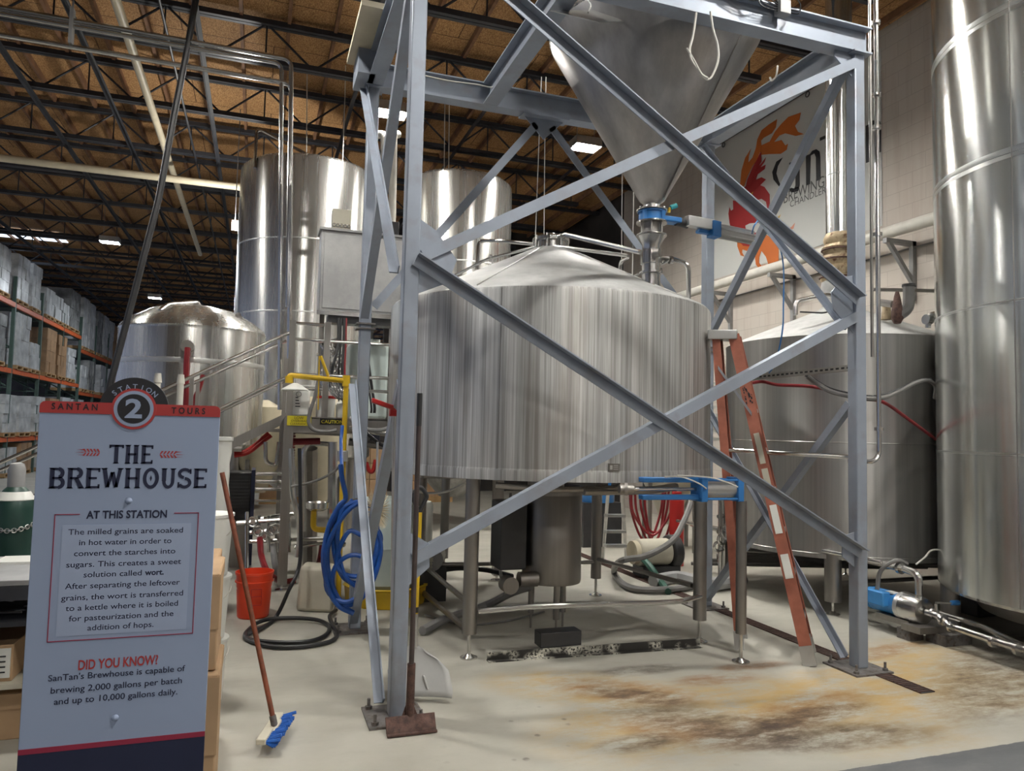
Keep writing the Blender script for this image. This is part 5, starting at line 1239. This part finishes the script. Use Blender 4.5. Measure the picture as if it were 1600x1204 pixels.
tag(MB().bx(q0.x, cy0+.1, A.z+.016, q1.x, cy0+.3, q0.z).build('black_case', 'blackp', None, .006), 'low black case lying on top of the control cabinet', 'case')
random.seed(31)
for k, (pxs, pxe, mt_, lab) in enumerate(((529, 512, 'black', 'black cable dropping from the cabinet, leftmost of the bunch'), (533, 530, 'black', 'black cable dropping from the cabinet beside the leftmost one'), (538, 536, 'black', 'straight black cable under the cabinet next to the tower post'), (541, 540, 'redh', 'red cable among the black ones under the cabinet'), (574, 585, 'black', 'black cable under the cabinet right of the tower post'), (570, 580, 'black', 'slanted black cable under the cabinet right of the tower post'))):
    P = [PY(pxs, 497, 8.0), PY(pxs-1, 540, 7.95), PY((pxs+pxe)/2-2, 580, 7.9), PY(pxe, 632, 7.85), PY(pxe, 645, 7.85)]
    tag(MB().tube(spline(P, 5), .012 if k % 2 else .016, 7).build('cable', mt_), lab, 'cable')
for k in range(5):
    P = [PY(512+4*k, 598, 7.5), PY(516+4*k, 612, 7.45), PY(526+3*k, 622, 7.4), PY(536+k, 630, 7.4), PY(537, 690, 7.0)]
    tag(MB().tube(spline(P, 5), .006, 6).build('signal_wire', 'black'), 'thin black signal wire arching into the yellow shower pipe', 'wire', 'signal wires by the shower pipe')
tag(MB().tube(spline([PY(497, 595, 7.4), PY(492, 620, 7.4), PY(484, 645, 7.4), PY(483, 662, 7.4), PY(492, 672, 7.4), PY(512, 674, 7.4), PY(526, 672, 7.4)], 6), .018, 8).build('dark_hose', 'greyh'), 'dark hose looping down over the yellow LOW OVERHEAD CLEARANCE sign', 'hose')
# emergency shower with eyewash
YE = 6.9
es_ = thing('emergency_shower', 'yellow emergency shower pipe with drench head and eyewash bowl', 'shower', (PY(541, 700, YE).x, YE, 0))
tp = PY(541, 595, YE); hd = PY(452, 590, YE)
MB().tube(fillet([(tp.x, YE, 0.0), (tp.x, YE, tp.z), (hd.x, YE, tp.z+.03), (hd.x, YE, tp.z-.02)], .05), .024, 12).build('pipe', 'yellow', es_)
MB().cyl((hd.x, YE, tp.z-.04), (hd.x, YE, tp.z+.02), .035, n=16).build('elbow', 'yellow', es_); MB().cyl((tp.x, YE, tp.z-.05), (tp.x, YE, tp.z+.05), .035, n=16).build('elbow', 'yellow', es_)
q = PY(461, 606, YE); MB().lathe((q.x, YE, q.z), [(.12, -.02), (.118, -.012), (.05, .03), (.02, .045)], 32).build('drench_head', 'whitep', es_)
c = [PY(500, 557, YE), PY(503, 557, YE), PY(513, 586, YE), PY(510, 588, YE)]
m = MB().tube([PY(501, 556, YE), PY(513, 588, YE)], .014, 6).tube([PY(499, 556, YE), PY(497, 640, YE)], .006, 6).tube([PY(512, 588, YE), PY(510, 594, YE)], .01, 6); m.build('pull_handle', 'yellow', es_)
q = PY(496, 788, YE)
MB().lathe((q.x, YE, q.z), [(.02, -.06), (.06, -.055), (.10, -.03), (.105, .02), (.098, .022), (.06, -.02), (0, -.03)], 32).build('eyewash_bowl', 'ss', es_)
MB().tube(fillet([(q.x-.03, YE, q.z-.05), (q.x-.03, YE, q.z-.22), (tp.x, YE, q.z-.24)], .05), .026, 10).build('drain_pipe', 'yellow', es_)
q = PY(536, 712, YE); MB().bx(q.x-.05, YE-.05, q.z-.05, q.x+.04, YE+.05, q.z+.05).build('valve_body', 'alu', es_, .008)
tag(MB().tube(spline([PY(535, 665, 6.8), PY(533, 690, 6.7), PY(534, 726, 6.2), PY(535, 750, 5.9)], 5), .016, 8).build('blue_hose', 'bhose'), 'blue hose dropping from the shower valve to the blue hose coil', 'hose')

# ================================================================== pipework under the platform
def ppipe(pts, r, lab, mat='ss', name='process_pipe', fr=.07): return tag(MB().tube(fillet(pts, fr), r, 9).build(name, mat), lab, 'pipe')
mf = thing('valve_manifold', 'low stainless valve manifold with handwheels under the platform', 'manifold', (-.05, 7.9, 0))
for k, (pa, pb) in enumerate((((370, 817), (440, 812)), ((390, 832), (450, 826)), ((385, 846), (520, 840)), ((380, 815), (470, 800)))):
    MB().tube([PY(*pa, 7.9+.1*k), PY(*pb, 7.9+.1*k)], .022, 9).build('pipe', 'ss', mf)
for px in (386, 405, 420, 436, 452): 
    a_, b_ = PY(px, 805, 7.95), PY(px, 915 if px == 386 else 862, 7.95); b_.z = max(b_.z, 0.01); MB().tube([a_, b_], .018, 8).build('riser', 'ss', mf)
for px, py in ((404, 830), (425, 828), (431, 826), (412, 838), (395, 815), (446, 812)):
    c = PY(px, py, 7.82); MB().ring(c, .045, .012, 18, 6, (1, 0, 0), (0, 0, 1)).cyl(c, c+V((0, .12, 0)), .025, n=10).build('valve_wheel', 'ss', mf)
MB().tube([PY(386, 800, 7.9), PY(386, 985, 7.3)], .018, 8).build('drop_pipe', 'ss', mf)
ht = thing('plate_heat_exchanger', 'black plate heat exchanger with blue end frame under the stairs', 'heat exchanger', (-.3, 8.9, 0))
q0, q1 = PY(357, 738, 8.9), PY(393, 812, 8.9)
MB().bx(q0.x, 8.9, q1.z, q1.x-.02, 9.4, q0.z).build('plate_pack', 'blackp', ht, .01)
m = MB()
for k in range(14): z = q1.z+(q0.z-q1.z)*(k+.5)/14; m.bx(q0.x-.004, 8.89, z-.006, q1.x-.03, 8.9, z+.006)
m.build('plate_edge', 'black', ht); MB().bx(q1.x-.02, 8.86, q1.z-.5, q1.x+.02, 9.42, q0.z+.03).build('end_frame', 'navy', ht)
MB().bx(q0.x+.05, 8.95, 0.0, q1.x-.05, 9.3, q1.z).build('stand', 'ssd', ht)
for k, (py, pxe, r) in enumerate(((740, 440, .022), (752, 438, .02), (764, 438, .02), (782, 440, .016))):
    ppipe([PY(394, py, 8.95), PY(pxe, py, 8.95), PY(pxe+18, py+4, 9.2)], r, ('uppermost', 'second', 'third', 'lowest')[k]+' of the steel pipes running right from the black heat exchanger')
ppipe([PY(415, 690, 8.2), PY(415, 722, 8.2), PY(432, 728, 8.2), PY(436, 690, 8.2)], .022, 'U-shaped steel pipe hanging beneath the stair head')
ppipe([PY(474, 830, 8.0), PY(474, 705, 8.0), PY(482, 692, 8.0), PY(525, 694, 8.0)], .026, 'steel pipe bending over beneath the platform signs')
ppipe([PY(520, 690, 7.4), PY(519, 800, 7.4), PZ(519, 905, .02)], .045, 'thick steel standpipe left of the blue hose coil', 'ss')
ppipe([PZ(484, 885, .0), PY(484, 700, 8.3)], .085, 'broad grey steel column beneath the platform', 'ssd', 'column', .01)
ppipe([PY(455, 700, 7.3), PY(457, 770, 7.3), PY(470, 830, 7.3), PY(465, 870, 7.3)], .028, 'bent steel hose pipe beside the platform post', 'ss')
ppipe([PY(545, 668, 7.6), PY(608, 678, 7.6)], .03, 'horizontal steel pipe beneath the platform edge right of the post', 'ss')
ppipe([PY(545, 690, 7.7), PY(612, 698, 7.7)], .04, 'lower horizontal steel pipe beneath the platform right of the post', 'ssd')
ppipe([PY(450, 672, 7.8), PY(535, 677, 7.8)], .03, 'steel pipe just beneath the two warning signs', 'ssd')
ppipe([PY(450, 690, 7.9), PY(500, 689, 7.9)], .035, 'red painted pipe beneath the warning signs', 'redh')
ppipe([PY(460, 855, 8.3), PY(500, 848, 8.3), PY(540, 850, 8.3)], .02, 'low steel pipe crossing behind the beige container', 'ss')
def hose(pts, r, lab, mat): return tag(MB().tube(spline(pts, 6), r, 8).build('hose', mat), lab, 'hose')
hose([PY(406, 840, 7.8), PY(409, 870, 7.7), PY(420, 895, 7.5), PZ(440, 908, .03), PZ(462, 906, .03)], .03, 'dark red hose curving to the floor behind the orange bucket', 'redh')
hose([PY(426, 850, 7.9), PY(430, 885, 7.8), PZ(436, 905, .03)], .03, 'grey ribbed hose curving to the floor behind the platform post', 'grey')
hose([PY(504, 850, 8.6), PY(500, 875, 8.6), PZ(492, 895, .03)], .035, 'pink red hose curving to the floor behind the beige container', 'redh')
hose([PY(366, 708, 8.3), PY(385, 704, 8.3), PY(402, 692, 8.3), PY(420, 676, 8.3)], .022, 'bright red hose slung beneath the stairs', 'red')
hose([PY(366, 712, 8.25), PY(388, 707, 8.25), PY(408, 692, 8.25), PY(424, 680, 8.25)], .02, 'second bright red hose slung beneath the stairs', 'red')
m = MB(); 
for k in range(26): z = 1.55-.031*k; m.ring(PY(452, 700, 8.2)+V((0, 0, -.03*k+.25)), .05, .014, 14, 5)
tag(m.build('red_coil_hose', 'redh'), 'dark red coiled hose hanging behind the platform corner post', 'hose')
hose([PY(545, 652, 7.2), PY(565, 668, 7.2), PY(590, 672, 7.2), PY(610, 668, 7.2)], .02, 'pale cable sagging from the post toward the mash tun', 'grey')
hose([PY(555, 660, 7.1), PY(575, 678, 7.1), PY(595, 694, 7.1), PY(612, 700, 7.1)], .018, 'black cable sagging lower toward the mash tun', 'black')
hose([PY(572, 722, 7.0), PY(577, 735, 7.0), PY(583, 735, 7.0), PY(587, 718, 7.0)], .02, 'short red hose loop hanging right of the blue hose', 'red')
hose([PY(455, 760, 7.1), PY(490, 752, 7.05), PY(520, 738, 7.0), PY(535, 722, 6.95)], .012, 'dark rubber line sagging from the platform post to the shower valve', 'greyh')
t = thing('cone_silo', 'tan cone-bottomed plastic silo behind the platform post', 'silo', (1.15, 10.2, 0))
q = PY(498, 760, 10.2)
MB().lathe((q.x, 10.2, 0), [(.08, .55), (.34, 1.15), (.34, 1.9), (.2, 2.0)], 32).build('body', 'cream', t)
for k in range(3): an = k*2.1; MB().cyl((q.x+.34*cos(an), 10.2+.34*sin(an), 0), (q.x+.34*cos(an), 10.2+.34*sin(an), 1.2), .03, n=8).build('leg', 'ssd', t)
q = PY(405, 700, 10.6)
t = thing('tan_silo', 'tan upright plastic silo behind the stair rails', 'silo', (q.x, 10.6, 0))
MB().lathe((q.x, 10.6, 0), [(.1, .7), (.28, 1.1), (.28, 1.85), (.1, 1.95)], 32).build('body', 'cream', t)
for k in range(3): an = k*2.1; MB().cyl((q.x+.28*cos(an), 10.6+.28*sin(an), 0), (q.x+.28*cos(an), 10.6+.28*sin(an), 1.15), .03, n=8).build('leg', 'ssd', t)

# ================================================================== under and behind the mash tun
bp = thing('wort_pump', 'beige motor pump with black head on the floor behind the mash tun', 'pump', PZ(1045, 895, 0))
q = PZ(1045, 898, 0); x, y = q.x, q.y
MB().cyl((x-.42, y, .27), (x-.02, y, .27), .15, n=24).build('motor', 'beige', bp, .02); MB().cyl((x-.02, y, .27), (x+.10, y, .27), .19, n=24).build('pump_head', 'blackp', bp, .02)
MB().cyl((x-.48, y, .27), (x-.42, y, .27), .13, n=20).build('fan_cover', 'cream', bp); MB().bx(x-.4, y-.12, 0, x+.08, y+.12, .12).build('base', 'blackp', bp)
hose([V((x-.4, y-.1, .22)), PY(1016, 885, y-.3), PZ(1030, 905, .06), PZ(1044, 924, .03)], .035, 'dark green hose curving over the floor before the beige pump', 'green')
cs = thing('mash_silo_cone', 'tan plastic cone hopper hanging behind the mash tun legs', 'hopper', PY(1040, 800, 9.2))
q = PY(1045, 770, 9.2); MB().lathe((q.x, 9.2, 0), [(.08, .35), (.42, 1.05), (.45, 1.12), (.45, 1.25)], 32).build('cone', 'beige', cs)
for k in range(4): an = k*pi/2+.4; MB().cyl((q.x+.43*cos(an), 9.2+.43*sin(an), 0), (q.x+.43*cos(an), 9.2+.43*sin(an), 1.15), .03, n=8).build('leg', 'ssd', cs)
t = thing('small_stepladder', 'small grey step ladder standing far behind the mash tun', 'ladder', PZ(960, 862, 0))
for pxa, pxb in ((950, 942), (972, 978)):
    a_, b_ = PZ(pxb, 872, 0), PD(pxa, 770, 8.6); MB().cyl(b_, a_, .022, n=8).build('rail', 'alu', t)
for py in (805, 830, 852): MB().obx(PD(948-(py-770)*.04, py, 8.6), PD(974+(py-770)*.03, py, 8.6), (0, 1, 0), (0, 0, 1), .09, .03).build('step', 'alu', t)
t = thing('blue_drum', 'bright blue plastic drum behind the mash tun legs', 'drum', PZ(933, 830, 0)); q = PD(933, 775, 10.8)
MB().lathe((q.x, q.y, 0), [(.24, .62), (.25, .64), (.25, 1.2), (.2, 1.24), (0, 1.24)], 28).build('body', 'blue', t); MB().bx(q.x-.3, q.y-.2, 0, q.x+.3, q.y+.3, .62).build('stand', 'blackp', t)
random.seed(17)
for k, (xa_, xb_, dip) in enumerate(((986, 1052, 832), (992, 1045, 842), (1000, 1056, 848), (1006, 1040, 828), (984, 1036, 840))):
    hose([PY(xa_, 765, 8.1+.05*k), PY(xa_+3, 800, 8.1+.05*k), PY((xa_+xb_)/2-8, dip, 8.1+.05*k), PY((xa_+xb_)/2+8, dip, 8.1+.05*k), PY(xb_-4, 800, 8.1+.05*k), PY(xb_, 765, 8.1+.05*k)], .016, ('dark red hose loop under the mash tun, outermost at left', 'dark red hose loop hanging second under the mash tun', 'lowest hanging dark red hose loop under the mash tun', 'shortest dark red hose loop under the mash tun', 'dark red hose loop farthest back under the mash tun')[k], 'redh')
hose([PY(1080, 785, 7.4), PY(1068, 815, 7.3), PY(1050, 845, 7.2), PY(1010, 868, 7.0), PY(970, 876, 6.9), PZ(960, 895, .05), PZ(985, 918, .04), PZ(1040, 921, .04), PZ(1085, 915, .04)], .034, 'thick grey hose sweeping down under the mash tun to the floor', 'greyh')
hose([PZ(1160, 905, .06), PZ(1110, 912, .08), PZ(1060, 902, .06), PZ(1020, 908, .05)], .07, 'fat pale corrugated duct hose lying on the floor under the tun', 'grey')
hose([PY(790, 925, 5.6), PY(782, 890, 6.2), PY(792, 850, 6.6), PY(796, 800, 6.7), PY(798, 770, 6.7)], .014, 'thin grey hose hanging beside the black motor guard', 'greyh')
hose([PZ(660, 985, .04), PZ(700, 965, .05), PZ(760, 945, .08), PY(800, 925, 5.9), PY(830, 915, 5.7)], .035, 'grey pipe running across the floor to the drum vessel', 'grey')
hose([PZ(664, 960, .02), PZ(720, 975, .02), PZ(790, 970, .02), PZ(850, 955, .02)], .009, 'thin dark cord lying on the floor under the mash tun', 'greyh')
hose([PY(668, 893, 6.9), PY(690, 890, 6.9), PY(720, 887, 6.9), PY(760, 890, 6.9), PY(800, 900, 6.6)], .025, 'black hose crossing behind the left mash tun leg', 'black')
hose([PY(640, 765, 6.3), PY(670, 770, 6.2), PY(700, 767, 6.0), PY(730, 752, 5.9)], .010, 'pale wire sagging under the left rim of the mash tun', 'wire')
ppipe([PZ(655, 920, .1), PZ(732, 985, .10)], .025, 'steel brace pipe slanting on the floor to the left mash tun leg', 'ssd')
t = thing('fan_motor', 'pale motor with round fan grille on the floor left of the tun leg', 'motor', PZ(675, 905, 0)); q = PD(674, 874, 7.0)
MB().cyl(q, q+V((.1, .3, 0)), .11, n=24).build('housing', 'grey', t)
m = MB()
for k in range(8): an = k*pi/4; m.cyl(q, q+V((cos(an)*.10, -.005, sin(an)*.10)), .006, n=5)
for r in (.04, .07, .10): m.ring(q, r, .006, 24, 5, (1, 0, 0), (0, 0, 1))
m.build('grille', 'beige', t); MB().bx(q.x-.1, q.y, 0, q.x+.15, q.y+.28, q.z-.08).build('base', 'blackp', t)
MB().lathe(PZ(700, 920, 0), [(.05, 0), (.05, .01), (.02, .02), (.02, .3), (.045, .31), (.045, 1.6)], 14)
for k, (px, pb, yy, lab) in enumerate(((692, 900, 0, 'slim grey post standing left of the front mash tun leg'),)):
    q = PZ(px, 918, 0); m = MB().cyl((q.x, q.y, 0), (q.x, q.y, .3), .015, n=10).cyl((q.x, q.y, .3), (q.x, q.y, 1.2), .045, n=16).cyl((q.x, q.y, 0), (q.x, q.y, .012), .06, n=16); tag(m.build('support_post', 'ssd'), lab, 'post')
q = PZ(1100, 850, 0)
m = MB()
for k in range(6):
    c = PD(1125+6*k, 850, 8.5+.1*k); m.cyl((c.x, c.y, .0), (c.x, c.y, .9+.1*(k % 3)), .022, n=8)
for z in (.35, .55, .72): a_, b_ = PD(1122, 850, 8.5), PD(1160, 850, 9.0); m.cyl((a_.x, a_.y, z), (b_.x, b_.y, z), .022, n=8)
for k in range(7): c = PD(1122+6*k, 850, 8.45); m.ring((c.x, c.y, .4+.08*(k % 4)), .05, .016, 12, 5, (1, 0, 0), (0, 0, 1))
tag(m.build('valve_cluster', 'ss'), 'bright cluster of valves and pipes between mash tun and kettle', 'valves')
m = MB(); c = PD(1068, 840, 9.5); m.cyl((c.x-.1, c.y, 0), (c.x-.1, c.y, .8), .09, n=16).cyl((c.x-.1, c.y, .8), (c.x-.1, c.y, .9), .06, n=12)
tag(m.build('fire_extinguisher', 'red'), 'red cylinder standing behind the beige pump', 'cylinder')
m = MB()
for k in range(8): z = 1.55+.10*k; a_, b_ = PD(1106, 640, 9.6), PD(1152, 640, 9.4); m.bx(a_.x, a_.y, z, b_.x, a_.y+.05, z+.035)
tag(m.build('wall_louvre', 'whitep'), 'white slatted louvre seen between the mash tun and ladder', 'louvre')

# ================================================================== pallet racks at the far left
RXF, RXB = -6.5, -7.6
rk = thing('pallet_rack', 'long row of orange and green pallet racking down the left side', 'pallet rack', (-7.0, 33, 0))
ys = [21.1+2.71*k for k in range(9)]
for k, y in enumerate(ys):
    m = MB().bx(RXF-.09, y-.045, 0, RXF, y+.045, 5.6).bx(RXB, y-.045, 0, RXB+.09, y+.045, 5.6)
    for z in (.3, 1.4, 2.5, 3.6, 4.7): m.cyl((RXF-.05, y, z), (RXB+.05, y, z+.55), .025, n=5).cyl((RXF-.05, y, z+.0), (RXB+.05, y, z), .02, n=5)
    m.build('upright', 'rackgr', rk)
def lv(k): return (1.12, 3.02, 4.86) if k < 4 else (1.12, 2.75, 4.38)
for k in range(8):
    for z in lv(k):
        MB().bx(RXF-.06, ys[k]+.05, z-.13, RXF+.005, ys[k+1]-.05, z).build('beam', 'rackor', rk)
        MB().bx(RXB, ys[k]+.05, z-.13, RXB+.06, ys[k+1]-.05, z).bx(RXB, ys[k]+.05, z-.02, RXF-.06, ys[k+1]-.05, z-.001).build('deck', 'rackgr', rk)
def load(y, z, h, w, mat, lab, tiers=4, dep=1.0):
    t = thing('pallet_load', lab, 'pallet load', (-7.03, y, z), 'loads on the pallet racks')
    m = MB()
    for k in range(3): m.bx(RXF-.02-dep, y-w/2+(w-.1)*k/2, z, RXF+.03, y-w/2+(w-.1)*k/2+.1, z+.1)
    m.bx(RXF-.02-dep, y-w/2, z+.1, RXF+.03, y+w/2, z+.13).bx(RXF-.02-dep, y-w/2, z+.0, RXF+.03, y+w/2, z+.02); m.build('pallet', 'pallet', t)
    m = MB(); random.seed(int(y*100+z*10))
    th = h/tiers
    for k in range(tiers):
        nb = 2 if w < .9 else 3
        for j in range(nb):
            o = random.uniform(-.02, .02); yy0 = y-w/2+w*j/nb; m.bx(RXF-dep+o, yy0+.004, z+.13+k*th, RXF+o, yy0+w/nb-.004, z+.13+(k+1)*th-.006)
    m.build('cartons', mat, t); return t
ordn = ('first', 'second', 'third', 'fourth', 'fifth', 'sixth', 'seventh', 'eighth', 'ninth', 'tenth', 'eleventh', 'twelfth', 'thirteenth', 'fourteenth', 'fifteenth')
kinds = {'cardw': 'white carton stack', 'cardg': 'grey shrink-wrapped stack', 'cardb': 'brown carton stack', 'card': 'tan carton stack'}
def row(level, nm, items):
    for k, (y, h, w, mt_) in enumerate(items):
        kk = min(7, max(0, int((y-21.1)//2.71))); z = lv(kk)[level]
        load(y, z, h, w, mt_, f'{kinds[mt_]} on the {nm} rack level, {ordn[k]} from the near end', 4 if h > .9 else 2)
row(2, 'top', [(22.6, 1.2, 1.1, 'cardw'), (24.35, 1.28, 1.05, 'cardw'), (25.7, 1.3, .95, 'cardw'), (27.3, .85, 1.0, 'cardw'), (28.35, .8, .95, 'cardw'), (29.35, .7, .9, 'cardw'), (30.7, 1.38, 1.5, 'cardg'), (32.6, 1.9, 1.0, 'cardw'), (33.8, 1.85, 1.0, 'cardw'), (35.3, 1.75, 1.1, 'cardg'), (36.6, 1.75, 1.1, 'cardw'), (37.9, 1.7, 1.0, 'cardw'), (39.3, 1.65, 1.1, 'cardb'), (40.7, 1.6, 1.1, 'cardg'), (42.0, 1.5, 1.0, 'cardw')])
row(1, 'middle', [(22.5, 1.25, 1.2, 'cardg'), (24.7, 1.5, 1.2, 'cardw'), (26.0, .8, 1.0, 'cardw'), (27.8, 1.45, 1.2, 'cardb'), (29.2, 1.4, 1.1, 'cardb'), (30.6, 1.1, 1.1, 'cardw'), (32.8, .9, 1.1, 'cardw'), (34.2, 1.2, 1.1, 'cardg'), (36.5, 1.2, 1.2, 'cardw'), (39.0, 1.2, 1.2, 'cardw')])
row(0, 'lower', [(22.4, .9, 1.2, 'cardw'), (23.9, 1.05, 1.1, 'cardw'), (25.3, .85, 1.2, 'cardw'), (26.8, 1.1, 1.0, 'cardw'), (28.6, 1.1, 1.2, 'cardb'), (30.2, 1.2, 1.2, 'cardw'), (32.5, 1.2, 1.1, 'cardw'), (34.0, 1.1, 1.1, 'cardb')])
row_y = [(22.3, .8, 'cardw'), (24.2, .7, 'cardw'), (25.6, .8, 'cardb'), (27.4, .9, 'cardw'), (29, .9, 'cardb')]
for k, (y, h, mt_) in enumerate(row_y):
    load(y, 0, h, 1.1, mt_, f'{kinds[mt_]} on the floor under the racks, {ordn[k]} from the near end', 2)

# ================================================================== lower left corner
gc = thing('gas_cylinder', 'dark green gas cylinder with grey cap chained behind the workbench', 'gas cylinder', PD(25, 900, 5.9))
q = PD(25, 760, 5.9)
zt = PD(25, 722, 5.9).z
MB().lathe((q.x, q.y, 0), [(.11, 0), (.118, .02), (.118, zt-.30), (.11, zt-.24), (.07, zt-.18), (.04, zt-.15)], 32).build('body', 'gasgr', gc)
MB().lathe((q.x, q.y, 0), [(.05, zt-.16), (.052, zt-.05), (.04, zt-.01), (.015, zt)], 20).build('valve_cap', 'grey', gc)
m = MB(); c = PD(25, 750, 5.78); m.lathe((q.x, q.y, 0), [(.082, zt-.195), (.113, zt-.245), (.114, zt-.24), (.084, zt-.19)], 24, cap=False); m.build('shoulder_label', 'whitep', gc)
m = MB()
for k in range(16):
    u = k/15; an = -2.6+2.2*u; p = V((q.x+cos(an)*.13, q.y+sin(an)*.13, PD(25, 822, 5.75).z-.03*sin(pi*u))); dvv = V((-sin(an), cos(an), 0))
    m.ring(p, .014, .004, 10, 4, dvv, (0, 0, 1) if k % 2 else V((cos(an), sin(an), .3)))
m.build('chain', 'alu', gc)
wbn = thing('workbench', 'grey topped workbench with shelves at the lower left corner', 'workbench', (-1.6, 4.7, 0))
bx0_, bx1_, by0, by1 = -2.7, -.78, 4.34, 5.10
MB().bx(bx0_, by0, .77, bx1_, by1, .80).build('bench_top', 'grey', wbn, .004)
MB().bx(bx0_, by0-.004, .70, bx1_, by0+.02, .77).build('apron', 'joist', wbn)
for x in (bx0_+.05, bx1_-.05):
    for y in (by0+.05, by1-.05): MB().bx(x-.025, y-.025, 0, x+.025, y+.025, .77).build('leg', 'rackgr', wbn)
for z, mm_ in ((.595, 'joist'), (.29, 'beige')): MB().bx(bx0_, by0, z-.025, bx1_, by1, z).build('shelf', mm_, wbn)
MB().bx(bx0_, by1-.01, .0, bx1_, by1, .76).build('back_panel', 'joist', wbn)
q = PZ(36, 876, .80)
pp = MB().bx(q.x-.12, q.y-.1, .80, q.x+.10, q.y+.12, .812); tag(pp.build('paper', 'whitep'), 'white and blue folded paper lying on the workbench top', 'paper')
t = thing('cardboard_box', 'small brown open cardboard box with white label on the bench shelf', 'box', (-1.5, 4.5, .291))
q0, q1 = PY(-30, 985, 4.38), PY(18, 1052, 4.38)
MB().bx(q0.x-.3, 4.39, .291, q1.x, 4.80, .47).build('body', 'card', t, .004)
MB().bx(q0.x-.3, 4.78, .47, q1.x, 4.80, .56).build('flap', 'card', t)
MB().bx(q0.x-.05, 4.384, .31, q1.x-.01, 4.39, .455).build('label', 'whitep', t)
m = MB()
for k in range(4): m.bx(q0.x, 4.382, .335+.026*k, q1.x-.03, 4.384, .342+.026*k)
m.build('print', 'signblk', t)
m = MB(); random.seed(8)
for k in range(70):
    a_ = V((random.uniform(-1.9, -1.0), random.uniform(4.36, 4.9), random.uniform(.605, .68))); m.cyl(a_, a_+V((random.uniform(-.2, .2), random.uniform(-.1, .1), random.uniform(-.01, .02))), .007, n=5)
o = tag(m.build('scrap_rods', 'ssd'), 'tangle of thin metal rods heaped on the bench shelf', 'rods'); o['kind'] = 'stuff'
t = thing('cardboard_box', 'brown cardboard box on the floor beneath the workbench shelf', 'box', (-1.5, 4.5, 0))
q1 = PY(36, 1100, 4.4); MB().bx(q1.x-.6, 4.40, 0, q1.x, 4.85, .23).build('body', 'card', t, .004)
MB().bx(q1.x-.6, 4.394, .15, q1.x+.004, 4.40, .225).build('flap', 'card', t)
# brown stacked goods far behind the platform and the tun
for k, (x, y, h, mt_, lab) in enumerate(((-.6, 15.5, 1.3, 'cardb', 'brown carton stack far behind the plate heat exchanger'), (.7, 16.5, 1.5, 'cardb', 'brown carton stack far behind the platform post'), (2.2, 17.0, 1.1, 'card', 'tan carton stack far behind the blue hose'), (3.6, 16.6, .7, 'cardb', 'low brown carton stack far behind the mash tun legs'))):
    t = thing('pallet_load', lab, 'pallet load', (x, y, 0)); m = MB()
    for j in range(3): m.bx(x-.6, y-.5+.45*j, 0, x+.6, y-.4+.45*j, .1)
    m.bx(x-.6, y-.5, .1, x+.6, y+.5, .13); m.build('pallet', 'pallet', t)
    m = MB(); n_ = int(h/.35)
    for i in range(n_):
        for j in range(3): m.bx(x-.6+.4*j+.006, y-.5, .13+i*.35, x-.2+.4*j-.006, y+.5, .13+(i+1)*.35-.01)
    m.build('cartons', mt_, t)
import sys,numpy as np,subprocess
import OpenImageIO as oiio
def load(p='/workdir/render_main.png'):
    b=oiio.ImageBuf(p);return b.get_pixels(oiio.FLOAT)[:,:,:3]
im=load();h,w,_=im.shape;s=w/1600
for n,(x,y) in dict(floor_near=(700,1150),floor_mid=(480,1080),tun_mid=(800,650),tun_right=(1050,600),tun_roof=(850,420),colL=(625,900),colR=(1350,300),sign=(80,900),ceil_mid=(720,60),ceil_left=(150,150),wall_up=(1430,150),wall_low=(1430,470),rt_mid=(1500,800),kettle=(1250,750),hopper=(1000,120),cab=(530,420),banner=(1250,350),tank1=(440,400),load1=(100,480),beam=(1300,40),under=(800,900),brace=(1200,150)).items():
    X,Y=int(x*s),int(y*s);print(n,(im[Y-2:Y+3,X-2:X+3].mean((0,1))*255).astype(int))
